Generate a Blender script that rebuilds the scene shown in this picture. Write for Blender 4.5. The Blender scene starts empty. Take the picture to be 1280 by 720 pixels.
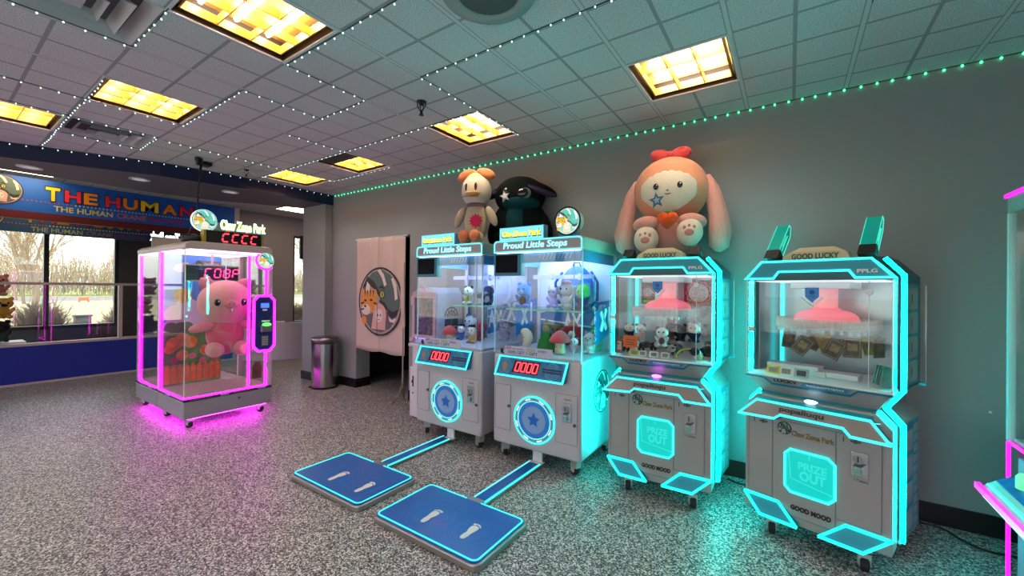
import bpy, bmesh, math, random
from mathutils import Vector, Matrix
random.seed(7)
C = bpy.context.scene.collection
PI = math.pi
SC = bpy.context.scene

# ------------------------------------------------------------------ materials
def lin(h):
    h = h.lstrip('#')
    v = [int(h[i:i+2], 16)/255 for i in (0, 2, 4)]
    return tuple(x/12.92 if x <= .04045 else ((x+.055)/1.055)**2.4 for x in v)
MATS = {}
def base(name):
    m = bpy.data.materials.new(name); m.use_nodes = True
    return m, m.node_tree.nodes, m.node_tree.links, m.node_tree.nodes['Principled BSDF']
def mat(name, col, rough=.5, metal=0, emit=None, st=0, bump=0, bscale=200, var=0, spec=.5, coat=0, trans=0, sheen=0):
    if name in MATS: return MATS[name]
    m, N, L, P = base(name)
    col = lin(col) if isinstance(col, str) else col
    P.inputs['Base Color'].default_value = (*col, 1)
    P.inputs['Roughness'].default_value = rough
    P.inputs['Metallic'].default_value = metal
    P.inputs['Specular IOR Level'].default_value = spec
    P.inputs['Coat Weight'].default_value = coat
    P.inputs['Sheen Weight'].default_value = sheen
    P.inputs['Transmission Weight'].default_value = trans
    if emit is not None:
        e = lin(emit) if isinstance(emit, str) else emit
        P.inputs['Emission Color'].default_value = (*e, 1)
        P.inputs['Emission Strength'].default_value = st
    if bump or var:
        t = N.new('ShaderNodeTexCoord'); n = N.new('ShaderNodeTexNoise')
        n.inputs['Scale'].default_value = bscale; n.inputs['Detail'].default_value = 3
        L.new(t.outputs['Object'], n.inputs['Vector'])
        if bump:
            b = N.new('ShaderNodeBump'); b.inputs['Strength'].default_value = bump; b.inputs['Distance'].default_value = .01
            L.new(n.outputs['Fac'], b.inputs['Height']); L.new(b.outputs['Normal'], P.inputs['Normal'])
        if var:
            r = N.new('ShaderNodeValToRGB')
            r.color_ramp.elements[0].position = .3; r.color_ramp.elements[1].position = .7
            r.color_ramp.elements[0].color = (*[c*(1-var) for c in col], 1)
            r.color_ramp.elements[1].color = (*[min(1, c*(1+var)) for c in col], 1)
            L.new(n.outputs['Fac'], r.inputs['Fac']); L.new(r.outputs['Color'], P.inputs['Base Color'])
    MATS[name] = m
    return m
def glow(name, col, st):
    return mat(name, (.02, .02, .02), .4, emit=col, st=st)
def glass(name, tint=(1, 1, 1), refl=.10):
    if name in MATS: return MATS[name]
    m, N, L, P = base(name)
    N.remove(P)
    o = N['Material Output']
    t = N.new('ShaderNodeBsdfTransparent'); t.inputs['Color'].default_value = (*tint, 1)
    g = N.new('ShaderNodeBsdfGlossy'); g.inputs['Roughness'].default_value = .02
    f = N.new('ShaderNodeLayerWeight'); f.inputs['Blend'].default_value = .25
    mm = N.new('ShaderNodeMath'); mm.operation = 'MULTIPLY_ADD'; mm.inputs[1].default_value = .35; mm.inputs[2].default_value = refl*.3
    x = N.new('ShaderNodeMixShader')
    L.new(f.outputs['Fresnel'], mm.inputs[0]); L.new(mm.outputs[0], x.inputs[0])
    L.new(t.outputs[0], x.inputs[1]); L.new(g.outputs[0], x.inputs[2]); L.new(x.outputs[0], o.inputs['Surface'])
    MATS[name] = m
    return m
def plushmat(name, col):
    return mat('plush '+name, col, .95, bump=.55, bscale=160, var=.12, spec=.1, sheen=.3 if sum(lin(col)) > .25 else 0)

# ------------------------------------------------------------------ mesh builder
class MB:
    def __init__(s): s.bm = bmesh.new(); s.mi = 0
    def face(s, vs):
        try: f = s.bm.faces.new(vs); f.material_index = s.mi; return f
        except ValueError: return None
    def box(s, x0, x1, y0, y1, z0, z1):
        v = [s.bm.verts.new((x, y, z)) for z in (z0, z1) for y in (y0, y1) for x in (x0, x1)]
        for q in ((0, 2, 3, 1), (4, 5, 7, 6), (0, 1, 5, 4), (2, 6, 7, 3), (0, 4, 6, 2), (1, 3, 7, 5)): s.face([v[i] for i in q])
        return s
    def P(s, p, a, ax):
        return {'y': (p[0], a, p[1]), 'z': (p[0], p[1], a), 'x': (a, p[0], p[1])}[ax]
    def prism(s, pts, a, b, ax='y'):
        A = [s.bm.verts.new(s.P(p, a, ax)) for p in pts]; B = [s.bm.verts.new(s.P(p, b, ax)) for p in pts]
        s.face(A); s.face(B[::-1]); n = len(pts)
        for i in range(n): s.face((A[i], B[i], B[(i+1) % n], A[(i+1) % n]))
        return s
    def hull(s, A, B):
        A = [s.bm.verts.new(p) for p in A]; B = [s.bm.verts.new(p) for p in B]; n = len(A)
        s.face(A); s.face(B[::-1])
        for i in range(n): s.face((A[i], B[i], B[(i+1) % n], A[(i+1) % n]))
        return s
    def strip(s, pts, w, a, b, ax='y', closed=True):
        """a flat band of width w centred on a 2-D path, with mitred corners, from a to b along ax"""
        n = len(pts); I, O = [], []
        for i, p in enumerate(pts):
            p = Vector(p)
            q0 = Vector(pts[i-1]) if (closed or i > 0) else None
            q1 = Vector(pts[(i+1) % n]) if (closed or i < n-1) else None
            d0 = (p-q0).normalized() if q0 is not None else (q1-p).normalized()
            d1 = (q1-p).normalized() if q1 is not None else d0
            n0 = Vector((-d0.y, d0.x)); n1 = Vector((-d1.y, d1.x)); m = n0+n1
            m = m.normalized() if m.length > 1e-6 else n0
            k = w/2/max(.35, m.dot(n0))
            I.append(p-m*k); O.append(p+m*k)
        for i in range(n if closed else n-1):
            j = (i+1) % n
            s.prism([I[i], I[j], O[j], O[i]], a, b, ax)
        return s
    def tube(s, path, r, n=8, closed=False, cap=True):
        path = [Vector(p) for p in path]; m = len(path); rings = []
        rr = r if isinstance(r, (list, tuple)) else [r]*m
        ref = None
        for i, p in enumerate(path):
            a = path[i-1] if (i or closed) else p; b = path[(i+1) % m] if (i < m-1 or closed) else p
            d = (b-a).normalized()
            if ref is None:
                ref = Vector((0, 0, 1)) if abs(d.z) < .9 else Vector((1, 0, 0))
            u = d.cross(ref)
            if u.length < 1e-4: ref = Vector((0, 1, 0)); u = d.cross(ref)
            u.normalize(); v = u.cross(d); ref = v
            rings.append([s.bm.verts.new(p+(u*math.cos(t)+v*math.sin(t))*rr[i]) for t in [2*PI*k/n for k in range(n)]])
        for i in range(m if closed else m-1):
            A, B = rings[i], rings[(i+1) % m]
            for k in range(n): s.face((A[k], A[(k+1) % n], B[(k+1) % n], B[k]))
        if cap and not closed: s.face(rings[0][::-1]); s.face(rings[-1])
        return s
    def lathe(s, prof, n=24, c=(0, 0, 0), ax='z'):
        rings = []
        for r, z in prof:
            ring = []
            for k in range(n):
                t = 2*PI*k/n; p = (r*math.cos(t), r*math.sin(t), z)
                if ax == 'y': p = (p[0], p[2], p[1])
                if ax == 'x': p = (p[2], p[0], p[1])
                ring.append(s.bm.verts.new((c[0]+p[0], c[1]+p[1], c[2]+p[2])))
            rings.append(ring)
        for A, B in zip(rings, rings[1:]):
            for k in range(n): s.face((A[k], A[(k+1) % n], B[(k+1) % n], B[k]))
        s.face(rings[0][::-1]); s.face(rings[-1])
        return s
    def ell(s, c, r, rot=(0, 0, 0), u=20, v=12):
        if not isinstance(r, (tuple, list)): r = (r, r, r)
        M = Matrix.Translation(c) @ (Matrix.Rotation(rot[2], 4, 'Z') @ Matrix.Rotation(rot[1], 4, 'Y') @ Matrix.Rotation(rot[0], 4, 'X')) @ Matrix.Diagonal((*r, 1))
        g = bmesh.ops.create_uvsphere(s.bm, u_segments=u, v_segments=v, radius=1, matrix=M)
        for w in g['verts']:
            for f in w.link_faces: f.material_index = s.mi
        return s
    def disc(s, c, r, a, b, n=40, ax='y', sx=1):
        return s.prism([(c[0]+r*sx*math.cos(2*PI*k/n), c[1]+r*math.sin(2*PI*k/n)) for k in range(n)], a, b, ax)
    def ring(s, c, r0, r1, a, b, n=48, ax='y', t0=0, t1=2*PI):
        cl = abs(t1-t0-2*PI) < 1e-6; m = n
        for k in range(m):
            q = [(r, t0+(t1-t0)*(k+d)/m) for r, d in ((r0, 0), (r0, 1), (r1, 1), (r1, 0))]
            s.prism([(c[0]+r*math.cos(t), c[1]+r*math.sin(t)) for r, t in q], a, b, ax)
        return s
    def build(s, name, m, parent=None, smooth=False, bevel=0, seg=2, loc=None, sub=0, kind=None):
        bmesh.ops.remove_doubles(s.bm, verts=s.bm.verts, dist=1e-6) if bevel or sub else None
        bmesh.ops.recalc_face_normals(s.bm, faces=s.bm.faces)
        me = bpy.data.meshes.new(name); s.bm.to_mesh(me); s.bm.free()
        for x in (m if isinstance(m, (list, tuple)) else [m]): me.materials.append(x)
        if smooth:
            for p in me.polygons: p.use_smooth = True
        o = bpy.data.objects.new(name, me); C.objects.link(o); o.parent = parent
        if loc is not None: o.location = loc
        if bevel:
            b = o.modifiers.new('b', 'BEVEL'); b.width = bevel; b.segments = seg; b.limit_method = 'ANGLE'; b.angle_limit = .6
            b.harden_normals = False
        if sub:
            b = o.modifiers.new('s', 'SUBSURF'); b.levels = sub; b.render_levels = sub
        if kind: o['kind'] = kind
        return o
def tag(o, label, cat, group=None):
    o['label'] = label; o['category'] = cat
    if group: o['group'] = group
    return o
def thing(name, label, cat, loc=(0, 0, 0), rz=0, group=None, sc=1):
    o = bpy.data.objects.new(name, None); C.objects.link(o); o.location = loc; o.rotation_euler = (0, 0, rz)
    o.scale = (sc, sc, sc); o.empty_display_size = .1
    return tag(o, label, cat, group)
def struct(name, mb, m, **k): return mb.build(name, m, kind='structure', **k)
def text(name, s, m, parent, c, w, h, y=0, bold=0, ext=.002, tilt=None, shear=0, spacing=1, keep=True):
    """lettering facing local -Y, fitted into w x h around the centre c=(x,z), its back at y"""
    cu = bpy.data.curves.new(name, 'FONT'); cu.body = s; cu.size = 1; cu.offset = bold; cu.extrude = .02; cu.shear = shear; cu.space_character = spacing
    cu.resolution_u = 3
    o = bpy.data.objects.new(name, cu); C.objects.link(o)
    dg = bpy.context.evaluated_depsgraph_get(); dg.update()
    me = bpy.data.meshes.new_from_object(o.evaluated_get(dg)); bpy.data.objects.remove(o); bpy.data.curves.remove(cu)
    xs = [v.co.x for v in me.vertices]; ys = [v.co.y for v in me.vertices]
    x0, x1, y0, y1 = min(xs), max(xs), min(ys), max(ys)
    for v in me.vertices:
        X = (v.co.x-(x0+x1)/2)/(x1-x0)*w; Z = (v.co.y-(y0+y1)/2)/(y1-y0)*h; Y = -(v.co.z+.02)/.04*ext
        if tilt: Y += tilt*Z
        v.co = (c[0]+X, y+Y, c[1]+Z)
    me.materials.clear(); me.materials.append(m)
    n = bpy.data.objects.new(name, me); C.objects.link(n); n.parent = parent
    return n
# camera model, used to turn a spot measured in the photograph at a known distance into metres
CAM_H, CAM_F, YAW, PITCH, ROLL = 1.49, 510.7, .59807, .002814, .0090766
_f = Vector((-math.sin(YAW)*math.cos(PITCH), math.cos(YAW)*math.cos(PITCH), math.sin(PITCH)))
_r = Vector((math.cos(YAW), math.sin(YAW), 0)); _u = _r.cross(_f)
_R = _r*math.cos(ROLL)+_u*math.sin(ROLL); _U = -_r*math.sin(ROLL)+_u*math.cos(ROLL)
def ray(x, y): return _R*((x-640)/CAM_F)+_U*((360-y)/CAM_F)+_f
def atY(x, y, Y): d = ray(x, y); return Vector((0, 0, CAM_H))+d*(Y/d.y)
def atX(x, y, X): d = ray(x, y); return Vector((0, 0, CAM_H))+d*(X/d.x)
def atZ(x, y, Z): d = ray(x, y); return Vector((0, 0, CAM_H))+d*((Z-CAM_H)/d.z)
cam = bpy.data.cameras.new('camera'); co = bpy.data.objects.new('camera', cam); C.objects.link(co)
cam.sensor_width = 36; cam.lens = CAM_F/1280*36; cam.clip_start = .05; cam.clip_end = 600
M = Matrix((_R, _U, -_f)).transposed().to_4x4(); M.translation = (0, 0, CAM_H); co.matrix_world = M
SC.camera = co

# ------------------------------------------------------------------ palette
WHITE = mat('white powder coat', '#d2ccd0', .35, coat=.2)
WHITE2 = mat('white plastic', '#dcd8dc', .4)
GREY = mat('light grey panel', '#a29a9e', .45)
GREYD = mat('dark grey plastic', '#4a484c', .5)
BLACK = mat('black plastic', '#0c0c0f', .4)
BLACKM = mat('black rubber', '#101012', .7)
CHROME = mat('brushed chrome', '#b9b9bd', .25, 1)
STEEL = mat('satin steel', '#9a989a', .32, 1)
NAVY = mat('navy paint', '#0a1f66', .5)
TEALP = mat('teal blue paint', '#0b6f8f', .35)
CYAN = glow('cyan led strip', (0.0, .86, .76), 38)
CYANT = glow('cyan led outline', (.03, .86, .78), 1.05)
ICE = glow('ice blue led', (.14, .80, .86), .75)
PINK = glow('magenta led strip', (1.0, .008, .86), 4.5)
PINKT = glow('pale magenta led', (1.0, .22, .95), 1.5)
RED7 = glow('red digit glow', (1.0, .03, .05), 2.2)
GL = glass('clear glass')
GLW = glass('window glass', (.93, .96, .95), .2)
ACR = mat('clear acrylic edge', '#cfd6da', .15, spec=.6)

# ------------------------------------------------------------------ the room
CZ = 2.944; WY = 3.737
def mat_wall():
    m = mat('grey wall paint', '#8b8e90', .55, bump=.05, bscale=300, spec=.4); return m
WALL = mat_wall()
def mat_floor():
    m, N, L, P = base('flake floor')
    t = N.new('ShaderNodeTexCoord')
    v = N.new('ShaderNodeTexVoronoi'); v.inputs['Scale'].default_value = 135
    L.new(t.outputs['Object'], v.inputs['Vector'])
    s = N.new('ShaderNodeSeparateColor'); L.new(v.outputs['Color'], s.inputs[0])
    r = N.new('ShaderNodeValToRGB'); r.color_ramp.interpolation = 'CONSTANT'
    E = r.color_ramp.elements
    E[0].position = 0; E[0].color = (.015, .015, .017, 1); E[1].position = .2; E[1].color = (.09, .085, .088, 1)
    for p, c in ((.42, (.205, .195, .20)), (.62, (.41, .385, .385)), (.82, (.70, .675, .665))):
        e = E.new(p); e.color = (*c, 1)
    L.new(s.outputs[0], r.inputs['Fac'])
    n = N.new('ShaderNodeTexNoise'); n.inputs['Scale'].default_value = 2.2; n.inputs['Detail'].default_value = 4
    L.new(t.outputs['Object'], n.inputs['Vector'])
    rr = N.new('ShaderNodeMapRange'); rr.inputs[3].default_value = .34; rr.inputs[4].default_value = .50
    L.new(n.outputs['Fac'], rr.inputs[0]); L.new(rr.outputs[0], P.inputs['Roughness'])
    L.new(r.outputs['Color'], P.inputs['Base Color'])
    b = N.new('ShaderNodeBump'); b.inputs['Strength'].default_value = .08; b.inputs['Distance'].default_value = .002
    L.new(v.outputs['Distance'], b.inputs['Height']); L.new(b.outputs['Normal'], P.inputs['Normal'])
    P.inputs['Specular IOR Level'].default_value = .45
    return m
struct('floor', MB().box(-12.1, 3.6, -4.2, 9.2, -.12, 0), mat_floor())

def mat_ceiling(x0, y0, dx, dy):
    """acoustic tiles: bright main tees every dx, scored grooves half way and every dy"""
    m, N, L, P = base('ceiling tile')
    t = N.new('ShaderNodeTexCoord'); sp = N.new('ShaderNodeSeparateXYZ'); L.new(t.outputs['Object'], sp.inputs[0])
    def mth(op, a, b=None):
        q = N.new('ShaderNodeMath'); q.operation = op
        for i, x in enumerate((a, b)):
            if x is None: continue
            if isinstance(x, (int, float)): q.inputs[i].default_value = x
            else: L.new(x, q.inputs[i])
        return q.outputs[0]
    def dist(o, off, d):   # metres to the nearest line
        f = mth('PINGPONG', mth('SUBTRACT', o, off), d/2); return f
    a = dist(sp.outputs[0], x0, dx); b = dist(sp.outputs[0], x0+dx/2, dx); c = dist(sp.outputs[1], y0, dy)
    main_in = mth('LESS_THAN', a, .0125); edge = mth('MULTIPLY', mth('LESS_THAN', a, .0165), mth('GREATER_THAN', a, .0105))
    score = mth('LESS_THAN', b, .010); cross = mth('LESS_THAN', c, .010)
    groove = mth('MAXIMUM', mth('MAXIMUM', score, cross), edge)
    groove = mth('MULTIPLY', groove, mth('SUBTRACT', 1.0, mth('LESS_THAN', a, .0105)))
    n = N.new('ShaderNodeTexNoise'); n.inputs['Scale'].default_value = 160; n.inputs['Detail'].default_value = 5
    L.new(t.outputs['Object'], n.inputs['Vector'])
    r = N.new('ShaderNodeValToRGB'); r.color_ramp.elements[0].position = .36; r.color_ramp.elements[1].position = .56
    r.color_ramp.elements[0].color = (.44, .435, .45, 1); r.color_ramp.elements[1].color = (.74, .73, .75, 1)
    L.new(n.outputs['Fac'], r.inputs['Fac'])
    x1 = N.new('ShaderNodeMix'); x1.data_type = 'RGBA'; L.new(groove, x1.inputs['Factor']); L.new(r.outputs['Color'], x1.inputs['A']); x1.inputs['B'].default_value = (.36, .355, .37, 1)
    x2 = N.new('ShaderNodeMix'); x2.data_type = 'RGBA'; L.new(mth('LESS_THAN', a, .0105), x2.inputs['Factor']); L.new(x1.outputs['Result'], x2.inputs['A']); x2.inputs['B'].default_value = (.66, .66, .68, 1)
    L.new(x2.outputs['Result'], P.inputs['Base Color'])
    P.inputs['Roughness'].default_value = .9; P.inputs['Specular IOR Level'].default_value = .15
    h = mth('SUBTRACT', mth('MULTIPLY', n.outputs['Fac'], .15), groove)
    bp = N.new('ShaderNodeBump'); bp.inputs['Strength'].default_value = .22; bp.inputs['Distance'].default_value = .006
    L.new(h, bp.inputs['Height']); L.new(bp.outputs['Normal'], P.inputs['Normal'])
    return m
GX0, GDX, GY0, GDY = -.900, .609, 2.586, .617
CEIL = mat_ceiling(GX0, GY0, GDX, GDY/2)
def cell(i, j): return (GX0+i*GDX, GX0+(i+1)*GDX, GY0+j*GDY, GY0+(j+1)*GDY)
LIGHTS = {(0, 0): 'a', (-3, -3): 'b', (-6, -3): 'c', (-8, -4): 'd', (-3, 0): 'e', (-8, 0): 'f', (-6, 0): 'g',
          (-5, -7): 'h', (-1, -6): 'i', (2, -3): 'j', (2, -7): 'k', (-2, -9): 'l'}  # this row is out of view, added to brighten the room
VENTS = {(-8, -3): 'v', (-4, -4): 'w', (3, -1): 'x'}
FASC = [(-6.95, -.5), (-6.72, .3), (-6.42, 1.0), (-6.14, 1.63), (-6.02, 2.4), (-5.985, 3.1), (-5.985, WY)]
mb = MB()
xs = [GX0+i*GDX for i in range(-11, 9)]; ys = [GY0+j*GDY for j in range(-11, 2)]
xs[0] = -7.6; xs[-1] = 3.6; ys[0] = -4.2; ys.append(WY)
ci = list(range(-11, 8)); cj = list(range(-11, 2))
for a in range(len(xs)-1):
    for b in range(len(ys)-1):
        if (ci[a], cj[b]) in LIGHTS or (ci[a], cj[b]) in VENTS: continue
        v = [mb.bm.verts.new((x, y, CZ)) for x, y in ((xs[a], ys[b]), (xs[a+1], ys[b]), (xs[a+1], ys[b+1]), (xs[a], ys[b+1]))]
        mb.face(v)
ceil_o = struct('ceiling', mb, CEIL)
struct('ceiling_back', MB().box(-12.1, -7.3, -4.2, 9.2, 3.15, 3.2), CEIL)
struct('roof', MB().box(-12.4, 3.8, -4.4, 9.4, 3.32, 3.42), GREYD)  # unseen slab added above the ceiling to block the sun
NAVYB = mat('navy bulkhead paint', '#0b1440', .55); SOFF = mat('purple grey soffit', '#5d5666', .6)
# bulkhead: curved navy fascia with a grey soffit
back = [(-6.62, WY), (-6.83, 3.24), (-7.2, 2.6), (-7.34, 1.95), (-7.35, -.5)]
mb = MB(); mb.prism(FASC+back, 2.79, 3.15, 'z')
struct('trim_1', mb, SOFF)
mb = MB()
for p, q in zip(FASC, FASC[1:]):
    mb.prism([p, q, (q[0]+.012, q[1]), (p[0]+.012, p[1])], 2.785, CZ+.05, 'z')
struct('trim_2', mb, NAVYB)
# right hand wall with the doorway, and its dark room behind
DX0, DX1, DZ = -5.35, -4.20, 2.21
mb = MB(); mb.box(DX1, 3.6, WY, WY+.24, 0, 3.2); mb.box(-6.6, DX0, WY, WY+.24, 0, 3.2); mb.box(DX0, DX1, WY, WY+.24, DZ, 3.2)
struct('wall_right', mb, WALL)
struct('wall_corner', MB().box(-6.62, -5.985, 3.61, WY-.001, 0, 2.79), WALL)
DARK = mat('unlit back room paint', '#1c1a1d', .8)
mb = MB(); mb.box(DX0-.5, DX0-.4, WY+.24, WY+2.2, 0, 2.6); mb.box(DX1+.4, DX1+.5, WY+.24, WY+2.2, 0, 2.6); mb.box(DX0-.5, DX1+.5, WY+2.2, WY+2.3, 0, 2.6); mb.box(DX0-.5, DX1+.5, WY+.24, WY+2.3, 2.5, 2.6)
struct('wall_backroom', mb, DARK)
BB = mat('black vinyl base', '#0b0b0c', .45)
mb = MB(); mb.box(DX1, 3.6, WY-.012, WY, 0, .13); mb.box(-5.98, DX0, WY-.012, WY, 0, .13)
mb.box(DX0, DX0+.012, WY-.012, WY+.24, 0, .13)
struct('baseboard_right', mb, BB)
mb = MB(); mb.box(-6.63, -5.973, 3.598, 3.61, 0, .13); mb.box(-5.985, -5.973, 3.598, WY-.012, 0, .13)
struct('baseboard_corner', mb, BB)
# back of the pier closes the main room towards the back room
struct('wall_pier', MB().box(-6.62, -6.4, WY, 9.2, 0, 3.2), WALL)
WALLP = mat('mauve grey wall paint', '#9a95a2', .6)
# far purple wall with the narrow window; dark jog; window wall
FX = -9.85
mb = MB(); mb.box(FX-.12, FX, 3.80, 5.14, 0, 3.2); mb.box(FX-.12, FX, 6.3, 9.2, 0, 3.2); mb.box(FX-.12, FX, 5.14, 6.3, 2.72, 3.2); mb.box(FX-.12, FX, 5.14, 6.3, 0, .64)
struct('wall_far', mb, WALLP)
WALLD = mat('dark taupe wall paint', '#4b4348', .6)
struct('wall_jog', MB().box(-12.0, FX, 3.80, 3.9, 0, 3.2), WALLD)
mb = MB(); mb.box(-12.15, -12.0, 2.52, 3.8, 0, 3.2); mb.box(-12.15, -12.0, -4.2, 2.52, 0, .62); mb.box(-12.15, -12.0, -4.2, 2.52, 2.6, 3.2)
struct('wall_window', mb, WALLD)
struct('wall_end', MB().box(-12.1, -6.4, 9.2, 9.3, 0, 3.2), WALLP)
FRM = mat('dark bronze window frame', '#1d1b1c', .4)
mb = MB()
for y in (-2.4, -.55, 1.44): mb.box(-12.12, -12.02, y, y+.07, .62, 2.6)
for z in (.62, 2.53): mb.box(-12.12, -12.02, -4.2, 2.52, z, z+.07)
mb.box(-12.12, -12.02, 2.45, 2.52, .62, 2.6)
w1 = struct('window_1', mb, FRM); MB().box(-12.075, -12.065, -4.2, 2.5, .65, 2.58).build('pane', GLW, w1)
mb = MB(); mb.box(FX-.1, FX-.02, 5.14, 5.18, .64, 2.72); mb.box(FX-.1, FX-.02, 6.26, 6.3, .64, 2.72); mb.box(FX-.1, FX-.02, 5.14, 6.3, 2.68, 2.72); mb.box(FX-.1, FX-.02, 5.14, 6.3, .64, .68)
w2 = struct('window_2', mb, FRM); MB().box(FX-.07, FX-.06, 5.16, 6.28, .66, 2.7).build('pane', GLW, w2)
# the rest of the room behind the camera: storefront glazing lets daylight in
mb = MB(); mb.box(3.6, 3.75, -4.2, WY, 0, 3.2)
struct('wall_side', mb, WALL)
mb = MB(); mb.box(-12.1, 3.6, -4.35, -4.2, 2.55, 3.2); mb.box(-12.1, 3.6, -4.35, -4.2, 0, .5)
for x in (-12.1, -8.6, -5.4, -2.2, 1.0, 3.4): mb.box(x, x+.2, -4.35, -4.2, .5, 2.55)
struct('wall_near', mb, WALL)
struct('window_3', MB().box(-12, 3.5, -4.28, -4.27, .5, 2.55), GLW)

# ------------------------------------------------------------------ ceiling fittings
GOLD = mat('gold louver', (.52, .25, .03), .42, .2)
GOLDR = mat('gold reflector', (.50, .25, .035), .5, .1)
TUBE = glow('lit lamp tube', (.97, .90, .78), 41)
TUBED = glow('dim lamp tube', (1.0, .62, .20), 5)
HOUS = mat('dark light housing', '#2a1d14', .6)
LLAB = {'a': 'square yellow ceiling light nearest the long grey wall, above the first teal machine',
        'b': 'largest square yellow ceiling light, cut by the top edge beside the striped vent',
        'c': 'square yellow ceiling light beside the grey louvered ceiling vent',
        'd': 'yellow ceiling light farthest along the row, past the louvered vent near the navy bulkhead',
        'e': 'square yellow ceiling light below the hanging sprinkler cage',
        'f': 'yellow ceiling light closest to the corner where bulkhead meets grey wall',
        'g': 'yellow ceiling light with one dark unlit strip, over the doorway side of the room'}
def ceiling_light(ij, key):
    x0, x1, y0, y1 = cell(*ij); d = .028
    t = thing('ceiling_light', LLAB.get(key, 'unseen square yellow ceiling light added behind the camera to brighten the room'), 'ceiling light', ((x0+x1)/2, (y0+y1)/2, CZ), 0, 'square ceiling lights')
    w, h = (x1-x0)/2-.001, (y1-y0)/2-.001
    mb = MB(); mb.strip([(-w+.008, -h+.008), (w-.008, -h+.008), (w-.008, h-.008), (-w+.008, h-.008)], .016, -.004, .006, 'z'); mb.build('trim_frame', WHITE2, t)
    a, b = w-.016, h-.016
    mb = MB(); mb.strip([(-a, -b), (a, -b), (a, b), (-a, b)], .012, .004, .12, 'z'); mb.build('housing', HOUS, t)
    MB().box(-a, a, -b, b, .115, .12).build('reflector', GOLDR, t)
    zl0, zl1 = .02, .07; A, B = a-.03, b-.03
    mb = MB(); mb.strip([(-A, -B), (A, -B), (A, B), (-A, B)], .008, zl0, zl1, 'z')
    for k in (-1, 1):
        mb.box(k*A/3-.003, k*A/3+.003, -B, B, zl0, zl1); mb.box(-A, A, k*B/3-.003, k*B/3+.003, zl0, zl1)
    mb.build('louver', GOLD, t)
    for k in (-1, 0, 1):
        lit = not (key == 'g' and k == -1)
        mb = MB(); mb.tube([(-A+.02, k*B*2/3, .092), (A-.02, k*B*2/3, .092)], .013, 8); mb.build('lamp_tube', TUBE if lit else mat('dark tube', '#4a4038', .5), t, smooth=True)
    if key == 'g': MB().box(-A, A, -B, -B/3, .012, .018).build('unlit_sheet', mat('unlit third dark', '#2b2623', .4), t)  # dark sheet added where this fitting looks unlit
    return t
for ij, k in LIGHTS.items(): ceiling_light(ij, k)
VM = mat('vent grey enamel', '#bdb9be', .5); VD = mat('vent shadow gap', '#5a575b', .8)
VLAB = {'v': 'louvered air vent between two yellow lights near the bulkhead', 'w': 'large striped air vent cut by the top edge beside the largest light', 'x': 'dark square vent at the far top corner above the end machine'}
for ij, k in VENTS.items():
    x0, x1, y0, y1 = cell(*ij); w, h = (x1-x0)/2-.001, (y1-y0)/2-.001
    t = thing('air_vent', VLAB[k], 'vent', ((x0+x1)/2, (y0+y1)/2, CZ), 0, 'ceiling air vents')
    MB().box(-w, w, -h, h, .05, .06).build('backing', VD, t)
    if k != 'x':
        for i, s in enumerate((1, .72, .44)):
            a, b = w*s, h*s
            mb = MB(); q0 = [(-a, -b, -.0005), (a, -b, -.0005), (a, b, -.0005), (-a, b, -.0005)]
            q1 = [(x*.8, y*.8, .045) for x, y, z in q0]
            for n in range(4):
                v = [mb.bm.verts.new(p) for p in (q0[n], q0[(n+1) % 4], q1[(n+1) % 4], q1[n])]; mb.face(v)
            mb.build('diffuser_ring', VM, t)
        MB().box(-w*.2, w*.2, -h*.2, h*.2, .0, .006).build('center_plate', VM, t)
    else:
        mb = MB(); mb.strip([(-w+.01, -h+.01), (w-.01, -h+.01), (w-.01, h-.01), (-w+.01, h-.01)], .02, -.004, .05, 'z'); mb.build('frame', VM, t)
t = thing('ceiling_speaker', 'round white ceiling speaker with grey grille, cut by the top edge', 'speaker', (-1.235, 1.58, CZ))
mb = MB(); mb.lathe([(.235, -.0005), (.232, -.008), (.16, -.014), (.152, -.006), (.152, -.0005)], 48); mb.build('bezel', mat('speaker bezel', '#9aa09f', .5), t, smooth=True)
MB().disc((0, 0), .15, -.009, -.0005, 48, 'z').build('grille', mat('speaker grille', '#5d6764', .7, bump=.8, bscale=400, var=.4), t)
def sprinkler(x, y, lab, s=1):
    t = thing('ceiling_sprinkler', lab, 'sprinkler', (x, y, CZ), 0, 'ceiling sprinklers', s)
    MB().lathe([(.04, -.0005), (.038, -.008), (.012, -.012), (.012, -.03)], 16).build('escutcheon', BLACK, t, smooth=True)
    mb = MB()
    for k in range(4):
        c, s_ = math.cos(k*PI/2+.4), math.sin(k*PI/2+.4)
        mb.tube([(.034*c, .034*s_, -.008), (.034*c, .034*s_, -.035), (.008*c, .008*s_, -.075)], .004, 6)
    mb.build('cage', BLACK, t)
    MB().lathe([(.01, -.07), (.011, -.1), (.018, -.102), (.018, -.108)], 12).build('deflector', BLACK, t)
sprinkler(-2.382, 2.222, 'black sprinkler head in a small cage below the ceiling tiles')
sprinkler(-5.589, 2.324, 'small dark sprinkler head near the navy bulkhead', .8)
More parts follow.
